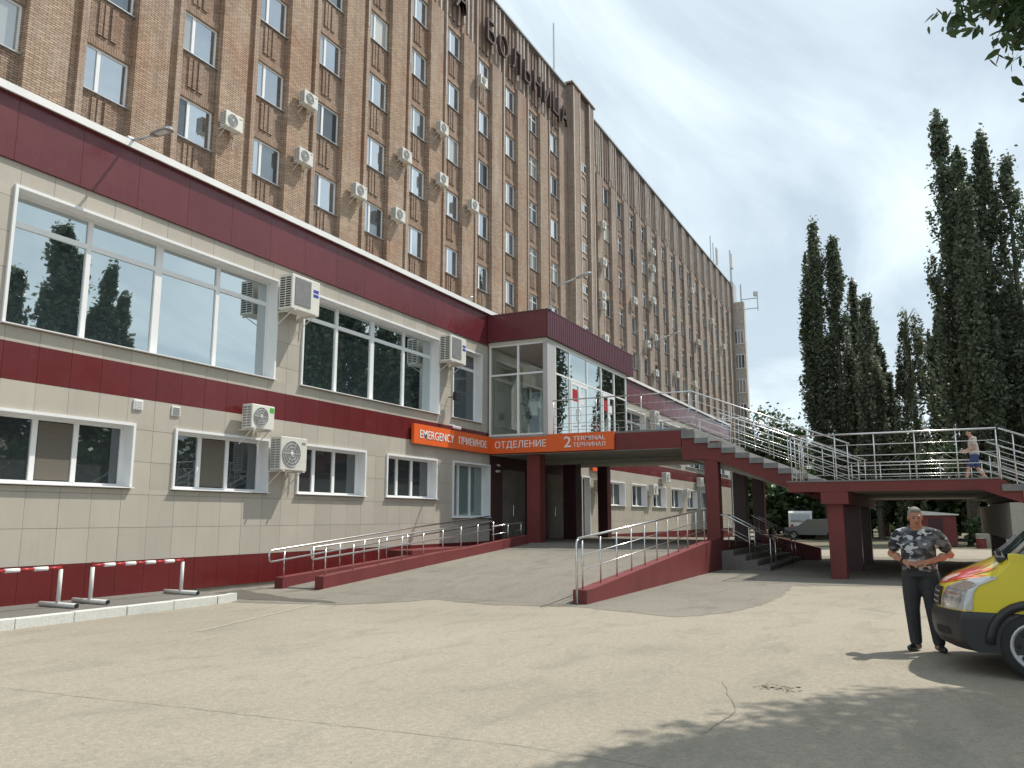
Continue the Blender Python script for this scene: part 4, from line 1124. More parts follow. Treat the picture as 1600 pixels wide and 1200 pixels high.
def poplar(x, y, H, Rr, seed, label, group, n_leaf=9000, mat='poplar', size=.135, spires=3, lean=0.0):
    n_leaf = int(n_leaf*(1.75 if size < .2 else 1.0))
    rng = np.random.default_rng(seed); o = thing('poplar_tree', (x,y,0), label, 'tree', group)
    tr = [(0,0,-.1),(lean*.2*Rr,0,H*.35),(lean*.6*Rr,0.05*Rr,H*.7),(lean*Rr,0,H*.97)]
    br_ = [(tr, .34*H/25, .03)]
    C = []
    # steep leading shoots make the pointed sub-crowns
    leaders = [(0.0,0.0,1.0)]
    for k in range(spires):
        a = rng.uniform(0,6.283); leaders.append((math.cos(a), math.sin(a), rng.uniform(.55,.93)))
    nb = 150; tot = 0
    segs = []
    for k in range(nb):
        L = leaders[rng.integers(0,len(leaders))] if rng.random() < .75 else leaders[0]
        top = H*L[2]; z0 = top*(.05+.90*rng.random()**.85)
        t = z0/top
        env = Rr*(min(1.0, .45+t*2.2) if t < .28 else (1.06-((t-.28)/.72)**1.5*.94))*rng.uniform(.72,1.12)
        cx = L[0]*Rr*.62*(.35+.65*min(1,t*1.4)) + lean*Rr*t; cy = L[1]*Rr*.62*(.35+.65*min(1,t*1.4))
        a = rng.uniform(0,6.283); reach = env*(.62 if L[2] < 1 else .95)
        rise = (top-z0)*rng.uniform(.10,.26)+rng.uniform(.6,1.8)
        p0 = np.array([cx*.5,cy*.5,z0]); p1 = np.array([cx+reach*.72*math.cos(a), cy+reach*.72*math.sin(a), z0+rise*.55]); p2 = np.array([cx+reach*math.cos(a)*rng.uniform(.75,1.0), cy+reach*math.sin(a)*rng.uniform(.75,1.0), min(top*1.0, z0+rise)])
        segs.append((p0,p1,p2,env)); tot += 1
        if k < 26: br_.append(([tuple(p0),tuple(p1),tuple(p2)], .07, .015))
    per = n_leaf//nb
    for (p0,p1,p2,env) in segs:
        s = rng.uniform(.12,1.0,per)[:,None]
        P = (1-s)**2*p0 + 2*s*(1-s)*p1 + s**2*p2
        P = P + rng.normal(size=(per,3))*np.array([.15,.15,.34])*Rr/1.6
        C.append(P)
    for L in leaders:     # feathered tips
        k = per*2; zt = H*L[2]; s = rng.random(k)
        P = np.stack([L[0]*Rr*.62+lean*Rr+rng.normal(size=k)*(.06+.30*s)*Rr*.6, L[1]*Rr*.62+rng.normal(size=k)*(.06+.30*s)*Rr*.6, zt-s*H*.13+rng.normal(size=k)*.1], 1); C.append(P)
    C = np.concatenate(C); C = C[C[:,2] > .5]
    link('crown', leaves_mesh('crown', C, size, M[mat], rng), o)
    wood(br_, M['bark'], 'trunk', o)
    return o
def round_tree(x, y, H, Rr, seed, label, group=None, n_leaf=7000, mat='leaf', size=.22, base=.28, name='shade_tree', nb=70, blobs=0.42, bark='bark'):
    rng = np.random.default_rng(seed); o = thing(name, (x,y,0), label, 'tree' if 'tree' in name else 'shrub', group)
    zc = H*(base+1)/2; rz = H*(1-base)/2
    hb = H*(base+.25)
    br_ = [([(0,0,-.1),(.06*Rr,.03*Rr,H*base),(0,.08*Rr,H*.62),(.05,0,H*.85)], .045*H**.9*.42, .03)]
    C = []; per = n_leaf//nb
    for k in range(nb):
        d = rng.normal(size=3); d /= np.linalg.norm(d); rr = rng.random()**.38
        e = np.array([d[0]*Rr*rr, d[1]*Rr*rr, zc+d[2]*rz*rr])
        s0 = np.array([0,0,min(e[2]*.75, H*.75)*rng.uniform(.7,1.0)]); m = (s0+e)/2+np.array([0,0,.1*H*rng.random()])
        if k < 30: br_.append(([tuple(s0),tuple(m),tuple(e)], .03*H**.5, .01))
        sp = Rr*blobs*rng.uniform(.5,1.1)*.62
        P = e + rng.normal(size=(per,3))*np.array([sp,sp,sp*.72]); C.append(P)
    C = np.concatenate(C); C = C[C[:,2] > .15]
    link('crown', leaves_mesh('crown', C, size, M[mat], rng, .3), o)
    wood(br_, M[bark], 'trunk', o); return o
def birch(x, y, H, Rr, seed, label):
    rng = np.random.default_rng(seed); o = thing('birch_tree', (x,y,0), label, 'tree')
    br_ = [([(0,0,-.1),(.2,.1,H*.4),(.1,.3,H*.75),(-.3,.2,H)], .24, .02)]; C = []
    for k in range(120):
        z0 = H*rng.uniform(.15,.97); t = z0/H; a = rng.uniform(0,6.283); reach = Rr*(1.15-t)*1.25*rng.uniform(.35,1)
        p0 = np.array([0,.2*t,z0]); p1 = np.array([reach*.6*math.cos(a), reach*.6*math.sin(a), z0+.06*H]); p2 = np.array([reach*math.cos(a), reach*math.sin(a), z0+.02*H])
        br_.append(([tuple(p0),tuple(p1),tuple(p2)], .04, .008))
        for q in range(4):     # hanging strands
            s = rng.uniform(.35,1.0); b = (1-s)**2*p0+2*s*(1-s)*p1+s*s*p2; ln = rng.uniform(.10,.24)*H*.8
            n = 24; u = rng.random(n)**.8
            P = b + np.stack([rng.normal(size=n)*.08+u*.25*math.cos(a), rng.normal(size=n)*.08+u*.25*math.sin(a), -u*ln], 1); C.append(P)
    C = np.concatenate(C); C = C[C[:,2] > .6]
    link('crown', leaves_mesh('crown', C, .12, M['birch'], rng), o); wood(br_, M['birchbark'], 'trunk', o); return o
def at(u, d):
    """ground point in direction of photo column u at forward distance d (used to place trees on the plan)"""
    P_, A_ = R(PITCH), R(YAW)
    fw = Vector((math.cos(A_)*math.cos(P_), math.sin(A_)*math.cos(P_), math.sin(P_))); rt = Vector((math.sin(A_), -math.cos(A_), 0)); up = rt.cross(fw)
    v = fw + rt*(u-800)/1265 + up*(600-808)/1265; return v.x*d, v.y*d
def topz(u, v, d): 
    P_ = R(PITCH); return CAM_H + d*(math.sin(P_)+math.cos(P_)*(600-v)/1265)
GL, GR = 'poplars in the left group behind the walkway', 'poplars in the tall right group behind the walkway'
def pop(u, v, d, Rr, seed, label, group, **kw):
    x, y = at(u, d); poplar(x, y, topz(u, v, d), Rr, seed, label, group, **kw)
pop(1297,322,62,1.45,1,'tall narrow poplar standing leftmost against the sky',GL, spires=3, n_leaf=12000)
pop(1329,352,61,1.35,2,'dense dark poplar second from the left',GL, spires=2, n_leaf=12000)
pop(1357,425,64,1.0,3,'slim poplar with a sharp tip third from the left',GL, spires=1, mat='poplar2', n_leaf=8000)
pop(1376,455,58,1.25,4,'greyish poplar right of centre in the left group',GL, spires=2, mat='poplar2', n_leaf=9000)
pop(1386,495,66,.95,5,'short dark poplar closing the left group on its right',GL, spires=1, n_leaf=7000)
pop(1405,580,60,.9,6,'low grey-green poplar in the gap beside the birch',GL, spires=1, mat='poplar2', n_leaf=5000)
x, y = at(1446,57); birch(x, y, topz(1446,470,57), 2.9, 7, 'weeping birch with hanging twigs between the two poplar groups')
pop(1490,480,64,1.25,8,'short poplar at the left foot of the tall right group',GR, spires=2, n_leaf=7000)
pop(1522,118,50,1.55,9,'tallest poplar with three tips in the right group',GR, spires=4, n_leaf=16000)
pop(1556,262,47,1.35,10,'broad poplar just right of the tallest one',GR, spires=3, n_leaf=12000)
pop(1588,160,49,1.35,11,'tall poplar cut by the right edge of the picture',GR, spires=3, n_leaf=13000)
pop(1630,200,48,1.5,12,'poplar past the right edge of the tall group',GR, spires=3, n_leaf=8000)
# lower trees behind the walkway
G3 = 'broad-leaved trees behind the walkway'
for i, (u, v, d, Rr, mat, lb) in enumerate((
    (1205,640,92,3.6,'leafdark','distant round tree beside the far end of the hospital'),
    (1245,672,86,2.6,'leafdark','smaller distant tree right of the hospital end'),
    (1165,735,70,2.0,'leafdark','dark tree showing between the porch columns under the stair'),
    (1225,748,68,2.6,'leafdark','dark green tree under the stair left of the red landing column'),
    (1270,768,70,2.6,'leaf','lit green tree just left of the red landing column'),
    (1350,700,64,3.2,'leafdark','dark tree filling the space behind the landing columns'),
    (1415,690,62,3.0,'leaf','green tree behind the man in camouflage'),
    (1470,705,58,2.6,'leafdark','dark green tree behind the landing railing'),
    (1520,720,60,2.8,'leaf','green tree above the red shed'),
    (1575,700,55,3.0,'leafdark','dark tree behind the right stair'),
    (1310,745,75,3.5,'leafdark','far dark tree behind the row of parked cars'),
    (1650,690,58,3.4,'leaf','leafy tree beyond the right edge'))):
    x, y = at(u, d); round_tree(x, y, topz(u, v, d), Rr, 40+i, lb, G3, n_leaf=7000, mat=mat, size=.26, base=.16)
# distant wood closing the view
rng = np.random.default_rng(77); n = 26000
xx = rng.uniform(96,104,n); yy = rng.uniform(-70,12,n); hh = 6.5+2.0*np.sin(yy*.35)+1.2*np.sin(yy*1.1+1)
zz = hh*rng.random(n)**.8
tag(link('distant_wood', leaves_mesh('distant_wood', np.stack([xx,yy,zz],1), .5, M['leafdark'], rng)), kind='stuff')
o = bpy.data.objects['distant_wood']; o['label'] = 'dark far-off wood closing the yard'; o['category'] = 'wood'
# low hedge along the far side of the road
n = 6000; yy = rng.uniform(-26,-2,n); xx = rng.uniform(51.5,53.0,n); zz = rng.random(n)*(1.2+.4*np.sin(yy*1.7))
tag(link('undergrowth', leaves_mesh('undergrowth', np.stack([xx,yy,zz],1), .17, M['leafdark'], rng)), kind='stuff')

# near tree whose branches reach into the top right corner and shade the foreground
def near_tree():
    rng = np.random.default_rng(21); tx, ty = 10.6, -7.2
    o = thing('linden_tree', (tx,ty,0), 'leafy tree whose branches hang into the top right corner', 'tree')
    br_ = [([(0,0,-.1),(.1,.05,2.2),(.0,.2,4.5),(.2,.1,7.5),(.1,.3,10.5)], .26, .05)]; C = []; T = []
    for k in range(150):
        a = rng.uniform(0,6.283); z0 = rng.uniform(3.6,9.5); reach = rng.uniform(2.2,6.0)*(1.0-abs(z0-6.0)*.06)
        e = np.array([reach*math.cos(a), reach*math.sin(a), z0+rng.uniform(.8,3.2)])
        if e[2] < 6.6 and e[1] > 2: e[2] = rng.uniform(6.8,9)
        # keep the light strip beside the van free
        if tx+e[0]-.539*e[2] > 8.5: e[0] = 8.5 - tx + .539*e[2] - rng.uniform(0,.8)
        m = np.array([e[0]*.5, e[1]*.5, (z0+e[2])/2+.5]); s0 = np.array([0,.1,z0])
        br_.append(([tuple(s0),tuple(m),tuple(e)], .055, .012))
        for q in range(7):
            s = rng.uniform(.35,1.0); b = (1-s)**2*s0+2*s*(1-s)*m+s*s*e; d = rng.normal(size=3)*np.array([.55,.55,.35]); t = b+d
            T.append(([tuple(b),tuple((b+t)/2+np.array([0,0,.05])),tuple(t)], .010, .004))
            n = 100; u = rng.uniform(.1,1.15,n)[:,None]
            C.append(b+(t-b)*u+rng.normal(size=(n,3))*np.array([.17,.17,.14]))
    C = [np.concatenate(C)]
    # crown clusters added to cast the wanted shadow on the forecourt
    for k in range(420):
        sx = rng.uniform(2.5,9.1); sy = rng.uniform(-4.5, float(np.interp(sx, [2,5.16,6.09,7.23,8.4,9.1], [2.3,2.2,2.05,1.6,.95,-.1]))-.22); z = rng.uniform(8.3,11.2)
        c = np.array([sx+.539*z-tx, sy-.406*z-ty, z]); n = 100
        C.append(c+rng.normal(size=(n,3))*np.array([.30,.30,.20]))
        if k % 3 == 0: T.append(([tuple(np.array([.1,.3,7.5])+.35*(c-np.array([.1,.3,7.5]))),tuple(c*.75+np.array([0,.1,2.2])),tuple(c)], .018, .004))
    C = np.concatenate(C)
    w = C+np.array([tx,ty,0]); sh = w[:,:2]+w[:,2:3]*np.array([-.539,.406])
    lim = np.interp(sh[:,0], [2,5.16,6.09,7.23,8.4,9.1,9.6], [2.3,2.2,2.05,1.6,.95,-.1,-1.1]) + .16*np.sin(sh[:,0]*5.1+1)+.10*np.sin(sh[:,0]*11.7)+rng.normal(size=len(C))*.12
    C = [C[(sh[:,1] < lim) & (sh[:,0] < 9.6) & (C[:,2] > 3.0)]]  # leaves trimmed to the outline wanted for the ground shadow
    # the spray of twigs seen at the corner of the picture
    for (p, q) in (((13.6,-2.2,9.2),(11.3,-.75,8.15)),((13.4,-2.4,9.0),(12.3,-1.55,8.05)),((13.2,-2.6,8.9),(12.6,-1.75,7.75)),((13.0,-2.2,9.4),(11.7,-1.05,8.6)),((13.8,-2.7,9.0),(12.9,-1.9,8.5)),((13.0,-2.0,9.3),(11.0,-.5,8.75)),((13.6,-2.5,8.6),(13.0,-1.95,7.45)),((13.4,-2.3,9.3),(12.2,-1.2,8.9)),((13.5,-2.5,8.9),(12.4,-1.5,8.6)),((13.5,-2.4,9.2),(12.0,-1.3,8.45))):
        cm = np.array([0,0,CAM_H]); p = cm+(np.array(p)-cm)*.77-np.array([tx,ty,0]); q = cm+(np.array(q)-cm)*.77-np.array([tx,ty,0])
        T.append(([tuple(np.array([.1,.6,6.3])),tuple((p+np.array([.1,.6,6.3]))/2+np.array([0,0,.4])),tuple(p)], .03, .012)); T.append(([tuple(p),tuple((p+q)/2+np.array([0,0,.1])),tuple(q)], .009, .003))
        n = 150; u = rng.uniform(0,1.02,n)[:,None]; P = p+(q-p)*u+np.array([0,0,.1])*(4*u*(1-u))
        C.append(P+rng.normal(size=(n,3))*np.array([.11,.11,.09])-np.array([0,0,.05]))
    C = np.concatenate(C)
    link('crown', oval_leaves('crown', C, .084, M['leafdark'], rng), o)
    wood(br_, M['bark'], 'trunk', o); tag(wood(T, M['bark'], 'twigs', o), kind='stuff')
near_tree()
# tall trees on the far side of the yard, seen mirrored in the annex windows
G4 = 'trees across the yard mirrored in the annex windows'
poplar(37.5,-29,23.5,2.3,60,'broad dark poplar mirrored in the left pane of the widest window',G4, n_leaf=26000, size=.2, spires=4)
poplar(35.0,-30,19.5,1.6,61,'lower poplar mirrored at the far left of the widest window',G4, n_leaf=14000, size=.2, spires=2)
poplar(42.3,-29.5,21.5,1.7,62,'slender poplar mirrored in the second pane of the widest window',G4, n_leaf=17000, size=.2, spires=2)
poplar(44.4,-30,19.5,1.3,63,'shorter slender poplar mirrored in the second pane of the widest window',G4, n_leaf=14000, size=.2, spires=1)
for i, (x,y,h,r,lb) in enumerate(((54,-18,24,3.0,'dark poplar mirrored in the left pane of the second large window'),(59,-19,25,3.2,'dark poplar mirrored in the second pane of the second large window'),(64.5,-18,23,3.0,'dark poplar mirrored in the third pane of the second large window'),(70,-19,24,3.0,'dark poplar mirrored in the right pane of the second large window'),(76,-18,22,2.8,'dark poplar mirrored in the narrow upper window'))):
    poplar(x,y,h,r,70+i,lb,G4,n_leaf=20000,size=.24,spires=4)
for i, (x,y,h,r) in enumerate(((14,-19,5.0,3.4),(20,-20,6.0,3.8),(26.5,-21,6.5,4.0),(33,-22,6.0,4.0),(40,-22,7.0,4.2),(8,-18,5.0,3.2),(48,-22,9,4.2),(56,-21,9,4.5))):
    round_tree(x,y,h,r,90+i,['bushy green tree mirrored in the nearest low window','bushy green tree mirrored in the low window under the vents','spreading green tree mirrored in the second low window','spreading tree mirrored left of the tall air conditioner','round tree mirrored in the third low window','low bushy tree mirrored at the left picture edge','tall round tree mirrored in the fourth low window','tall round tree mirrored beside the porch'][i],G4,n_leaf=4200,size=.34,base=.05)

# ================================================================ YELLOW VAN
M['yellow'] = paint('yellow_car_paint', (0.62,0.50,0.012), 0.28, 0.03, 1.0, coat=0.8)
M['chrome'] = paint('chrome', (0.7,0.7,0.72), 0.15, 0.05, 4, metal=1.0)
M['headlamp'] = glass('headlamp_glass', (0.9,0.9,0.9), (0.30,0.30,0.31), 0.25)
M['flame1'] = paint('flame_print_red', (0.55,0.035,0.03), 0.3, 0.1, 9, coat=0.6)
M['flame2'] = paint('flame_print_orange', (0.75,0.20,0.02), 0.3, 0.1, 9, coat=0.6)
M['flamew'] = paint('flame_print_pink', (0.72,0.50,0.48), 0.3, 0.15, 12, coat=0.6)
HD = R(87)
van = thing('yellow_van', (9.72,-.98,0), 'yellow van with black bumper and flame print on the bonnet, cut by the right edge', 'van', None, HD)
# local: x forward from the front axle, y to the left (camera side at y=+0.98 -> shifted so that the near side is y=0)
VW = .97; CY = -.97      # centre line lies at y=CY, near side at y=0
def interp(x, tab):
    for (a,b) in zip(tab[:-1], tab[1:]):
        if (a[0] <= x <= b[0]): return a[1]+(b[1]-a[1])*(x-a[0])/(b[0]-a[0])
    return tab[0][1] if x < tab[0][0] else tab[-1][1]
def shell(stations, sect, name, mat, parent, smooth=True):
    """stations: list of x; sect(x) -> list of (y,z) from near sill over the top to the far sill"""
    vs_ = []; fs = []; m = None
    for x in stations:
        s = sect(x); m = len(s)
        for (y,z) in s: vs_.append((x, y, z))
    for i in range(len(stations)-1):
        for j in range(m-1): fs.append((i*m+j, i*m+j+1, (i+1)*m+j+1, (i+1)*m+j))
    fs.append(tuple(range(m))); fs.append(tuple((len(stations)-1)*m+j for j in range(m-1,-1,-1)))
    return MB().add(vs_, fs).build(name, mat, parent, smooth)
# centre-line profile of nose and bonnet (z, x), bottom to cowl
PROF = [(.25,.88),(.29,.97),(.36,1.015),(.46,1.035),(.56,1.035),(.625,1.015),(.645,.99),(.66,.985),(.74,.975),(.82,.955),(.875,.925),(.925,.87),(.965,.80),(1.00,.72),(1.05,.61),(1.10,.50),(1.15,.40),(1.20,.30)]
def surf(q, z, side=1, lift=0.0):
    """q 0..1 across the front from the centre to the corner, q>1 runs back along the side"""
    k = min(1.0, q); x = interp(z, PROF)
    wgt = min(1.0, max(0.0, (x-.22)/.5))
    x -= .27*(k**3.2)*wgt + (.03*k*k*wgt)
    rmp = min(1.0, max(0.0, (z-.86)/.24)); zz = z - (.035*(k**7)+.012*k*k)*rmp
    y = VW*(k - .012*max(0,k-.9)*10*0)
    n = lift
    if q > 1: x -= (q-1)
    out_y = (VW if q >= 1 else VW*k)
    bulge = .014 if z < .645 else 0.0
    if q >= .97: out_y += bulge+n
    else: x += n
    return (x, CY+side*out_y, zz+(lift if z > .93 and q < .97 else 0))
zrows = [p[0] for p in PROF]
QF = [0,.15,.3,.45,.58,.68,.77,.84,.90,.94,.97,1.0]
QS = [1.02,1.05,1.09,1.14,1.2,1.3,1.45,1.7,2.1,2.8,3.6,4.6]
def sheet(rows, name, mat, qs=QF+QS):
    mb = MB()
    for side in (1,-1):
        vs_ = []; fs = []
        for z in rows:
            for q in qs: vs_.append(surf(q, z, side))
        m = len(qs)
        for i in range(len(rows)-1):
            for j in range(m-1):
                f = (i*m+j, i*m+j+1, (i+1)*m+j+1, (i+1)*m+j)
                fs.append(f if side == 1 else f[::-1])
        mb.add(vs_, fs)
    return mb.build(name, mat, van, True)
body = sheet([z for z in zrows if z >= .645], 'body', M['yellow'])
sheet([z for z in zrows if z <= .645], 'bumper', M['black'])
MB().box((-3.8,CY-VW+.02,.60),(.20,CY+VW-.03,1.05)).box((-3.8,CY-VW+.06,1.04),(.26,CY+VW-.06,1.14)).box((-3.85,CY-VW,.30),(-3.81,CY+VW,1.2)).build('inner_body', M['black'], van)
def patch(rows, name, mat, parent, side, lift, n=7):
    """rows: (z, q0, q1)"""
    vs_ = []; fs = []
    for (z,a,b) in rows:
        for k in range(n+1): vs_.append(surf(a+(b-a)*k/n, z, side, lift))
    for i in range(len(rows)-1):
        for j in range(n): fs.append((i*(n+1)+j, i*(n+1)+j+1, (i+1)*(n+1)+j+1, (i+1)*(n+1)+j))
    return MB().add(vs_, fs).build(name, mat, parent, True)
for side in (1,-1):
    hl = patch([(.655,.66,1.075),(.70,.655,1.07),(.78,.66,1.065),(.86,.69,1.055),(.92,.76,1.04),(.97,.86,1.035),(1.01,.94,1.03),(1.035,.985,1.022)], 'headlight', M['headlamp'], van, side, .010)
    patch([(.668,.70,.93),(.74,.69,.96),(.80,.70,.96),(.84,.74,.93)], 'reflector', M['chrome'], hl, side, .013)
    patch([(.86,.78,.98),(.90,.80,1.0),(.94,.86,1.0)], 'reflector', M['chrome'], hl, side, .013)
    gl = patch([(.66,0,.62),(.74,0,.62),(.82,0,.62),(.86,0,.60)], 'grille', M['black'], van, side, .010)
    for zz in (.69,.745,.80): patch([(zz,0,.60),(zz+.018,0,.60)], 'grille_bar', M['galv'], gl, side, .020)
    patch([(.33,.62,.86),(.42,.60,.88),(.47,.62,.86)], 'fog_recess', M['dark'], van, side, .004)
# cabin
CAB = [(-3.85,1.98),(-.95,2.02),(-.6,1.97),(-.45,1.86)]
def cab_sect(x):
    t = interp(x, CAB)
    r = [(CY+VW*.998,1.14),(CY+VW*.97,1.45),(CY+VW*.92,t-.16),(CY+VW*.84,t-.05),(CY+VW*.6,t)]
    return r + [(2*CY-y, z) for (y,z) in reversed(r)]
shell([-3.85,-3.0,-2.0,-1.5,-1.0,-.75,-.58,-.48], cab_sect, 'cab', M['yellow'], van)
# windscreen, pillars, dash
ws = [(.28,CY+.84,1.215),(-.44,CY+.76,1.87),(-.44,CY-.76,1.87),(.28,CY-.84,1.215)]
MB().add([(x,y,z) for (x,y,z) in ws]+[(x-.03,y,z-.01) for (x,y,z) in ws], [(0,1,2,3),(7,6,5,4)]).build('windscreen', M['carglass'], van)
for s in (1,-1):
    MB().tube([(.24,CY+s*.905,1.19),(-.12,CY+s*.88,1.54),(-.48,CY+s*.82,1.90)], .032, 8).build('pillar', M['galv'], van, smooth=True)  # pale metal imitates the bright reflection along a dark pillar
    MB().add([(.16,CY+s*.955,1.23),(-.44,CY+s*.885,1.80),(-1.05,CY+s*.885,1.83),(-1.10,CY+s*.968,1.23)], [(0,1,2,3)]).build('side_window', M['carglass'], van)
    MB().add([(-1.22,CY+s*.972,1.22),(-1.22,CY+s*.90,1.80),(-2.2,CY+s*.90,1.82),(-2.25,CY+s*.972,1.22)], [(0,1,2,3)]).build('side_window', M['carglass'], van)
    MB().bev((-.60,CY+s*.955,1.10),(.26,CY+s*.925,1.235), .01).build('belt_line', M['yellow'], van)
    m = MB().bev((-.23,CY+s*1.02,1.24),(-.08,CY+s*1.22,1.57), .03); m.tube([(-.15,CY+s*.93,1.29),(-.15,CY+s*1.05,1.31)], .03, 6); m.build('mirror', M['black'], van)
    MB().box((-1.17,CY+s*.971,.66),(-1.16,CY+s*.9735,1.15)).build('door_gap', M['dark'], van); MB().box((-.30,CY+s*.971,.66),(-.29,CY+s*.9735,1.15)).build('door_gap', M['dark'], van)
    MB().bev((-1.08,CY+s*.965,1.02),(-.92,CY+s*1.0,1.06), .008).build('door_handle', M['black'], van)
    MB().bev((-.10,CY+s*.955,.99),(.10,CY+s*.985,1.11), .02).build('side_badge', M['black'], van)
MB().bev((.20,CY-.86,1.15),(.36,CY+.86,1.195), .004).build('cowl', M['black'], van)
for s in (.1,.62):
    MB().tube([(.33,CY+s,1.235),(.24,CY+s-.18,1.30),(.13,CY+s-.52,1.40)], .012, 6).tube([(.33,CY+s,1.20),(.33,CY+s,1.25)], .022, 8).build('wiper', M['black'], van)
# wheels
def wheel(x, side):
    y = CY+side*(VW-.075)
    n = 28; mb = MB(); prof = [(.215,-.09),(.30,-.10),(.325,-.07),(.332,0),(.325,.085),(.30,.108),(.225,.10)]
    vs_ = []; fs = []
    for i in range(n):
        t = 6.28319*i/n
        for (r,d) in prof: vs_.append((x+r*math.cos(t), y+side*d, .332+r*math.sin(t)))
    m = len(prof)
    for i in range(n):
        for j in range(m-1): fs.append((i*m+j, ((i+1)%n)*m+j, ((i+1)%n)*m+j+1, i*m+j+1))
    w = mb.add(vs_, fs).build('wheel', M['rubber'], van, smooth=True)
    rim = MB(); vs_ = []; fs = []; prof = [(.235,.10),(.225,.112),(.205,.098),(.19,.07),(.12,.085),(.075,.108),(.07,.122),(0.001,.124)]
    for i in range(n):
        t = 6.28319*i/n
        for (r,d) in prof: vs_.append((x+r*math.cos(t), y+side*d, .332+r*math.sin(t)))
    m = len(prof)
    for i in range(n):
        for j in range(m-1): fs.append((i*m+j, ((i+1)%n)*m+j, ((i+1)%n)*m+j+1, i*m+j+1))
    rm = rim.add(vs_, fs).build('rim', M['galv'], w, smooth=True)
    for k in range(8):
        t = 6.28319*k/8; MB().ell((x+.155*math.cos(t), y+side*.083, .332+.155*math.sin(t)),(.028,.012,.028)).build('vent_hole', M['dark'], w, True)
    ar = MB(); ar.tube([(x+.40*math.cos(t), CY+side*(VW+.02), .34+.40*math.sin(t)) for t in [math.pi*i/14 for i in range(15)]], .045, 8)
    ar.build('arch_flare', M['black'], van, smooth=True)
for x in (0.08,-2.85):
    for s in (1,-1): wheel(x, s)
# flame print laid on the bonnet: outlines in (height along the bonnet, side fraction)
def decal(pts, mat, lift):
    bm = bmesh.new(); vv = [bm.verts.new((p[0],p[1],0)) for p in pts]; bm.faces.new(vv)
    bmesh.ops.triangulate(bm, faces=list(bm.faces))
    bmesh.ops.subdivide_edges(bm, edges=list(bm.edges), cuts=3, use_grid_fill=True)
    bmesh.ops.triangulate(bm, faces=list(bm.faces))
    for v in bm.verts:
        z, k = v.co.x, v.co.y
        v.co = Vector(surf(min(.96,abs(k)), z, 1 if k >= 0 else -1, lift))
    me = bpy.data.meshes.new('flame_print'); bm.to_mesh(me); bm.free(); me.materials.append(mat)
    return link('flame_print', me, body)
for s in (1,-1):
    decal([(.88,.20*s),(.89,.50*s),(.93,.72*s),(.99,.88*s),(1.03,.93*s),(1.00,.76*s),(1.07,.88*s),(1.12,.90*s),(1.05,.68*s),(1.14,.72*s),(1.05,.52*s),(1.13,.46*s),(1.03,.38*s),(1.08,.26*s),(.98,.24*s),(.93,.12*s)], M['flame2'], .004)
    decal([(.885,.24*s),(.90,.50*s),(.94,.68*s),(1.00,.82*s),(.99,.68*s),(1.06,.80*s),(1.03,.62*s),(1.10,.66*s),(1.03,.48*s),(1.09,.44*s),(1.01,.36*s),(1.03,.28*s),(.97,.26*s),(.93,.18*s)], M['flame1'], .007)
    decal([(.90,.36*s),(.92,.54*s),(.97,.60*s),(1.0,.50*s),(.97,.38*s),(.94,.28*s)], M['flamew'], .010)

# ================================================================ FAR YARD
def small_car(loc, rz, label, mat, kind):
    o = thing('parked_car', loc, label, 'car', 'cars parked in the far yard', rz)
    if kind == 'van': prof = [(-2.2,.35),(-2.2,1.9),(-1.9,2.05),(1.0,2.0),(1.6,1.2),(2.2,1.0),(2.25,.35)]
    else: prof = [(-2.1,.35),(-2.1,.95),(-1.6,1.0),(-1.0,1.42),(.3,1.45),(1.0,.98),(2.0,.85),(2.1,.35)]
    mb = MB().prism(prof, 1, -.85,.85); mb.build('body', mat, o)
    for s in (-1,1):
        y = s*.852
        if kind == 'van': q = [(-1.8,1.25),(-1.8,1.8),(.95,1.8),(1.4,1.25)]
        else: q = [(-1.3,1.0),(-.9,1.34),(.25,1.36),(.75,1.0)]
        MB().prism([(a,b) for a,b in q], 1, y-.004, y+.004).build('side_window', M['carglass'], o)
        for x in (-1.35,1.35):
            w = MB().prism([(x+.32*math.cos(6.283*i/16), .32+.32*math.sin(6.283*i/16)) for i in range(16)], 1, s*.70, s*.87).build('wheel', M['rubber'], o)
            MB().prism([(x+.19*math.cos(6.283*i/12), .32+.19*math.sin(6.283*i/12)) for i in range(12)], 1, s*.871, s*.878).build('rim', M['galv'], w)
    if kind == 'van':
        MB().add([(-2.206,-.7,1.2),(-2.206,.7,1.2),(-2.206,.7,1.8),(-2.206,-.7,1.8)], [(3,2,1,0)]).build('rear_window', M['carglass'], o)
    else: MB().add([(-1.62,-.66,1.03),(-1.62,.66,1.03),(-1.05,.62,1.42),(-1.05,-.62,1.42)], [(3,2,1,0)]).build('rear_window', M['carglass'], o)
    for s in (-1,1): MB().box((-2.215 if kind == 'van' else -2.112,s*.62-.1,.80),(-2.20 if kind == 'van' else -2.10,s*.62+.1,1.05 if kind == 'van' else .92)).build('tail_light', M['red'], o)
    return o
M['carwhite'] = paint('white_car_paint', (0.72,0.72,0.72), 0.3, 0.03, coat=.5)
M['cargrey'] = paint('grey_car_paint', (0.16,0.17,0.18), 0.3, 0.05, coat=.5)
x, y = at(1256,62); small_car((x+2,y+.4,0.013), R(4), 'white van parked beyond the stair railings', M['carwhite'], 'van')
x, y = at(1275,58); small_car((x,y,0.01), R(75), 'grey car parked under the trees right of the white van', M['cargrey'], 'car')
x, y = at(1291,60); small_car((x,y,0.01), R(80), 'pale car parked farthest under the trees', M['carwhite'], 'car')
sh = thing('red_shed', (50.4,-.55,0), 'small dark red shed with a pale lean-to roof beyond the walkway', 'shed')
MB().box((0,-.95,.1),(1.8,.95,1.7)).build('wall', M['redpaint'], sh)
MB().prism([(-1.1,1.70),(-1.1,1.76),(1.1,1.98),(1.1,1.70)], 0, -.15, 2.0).build('roof', M['offwhite'], sh)
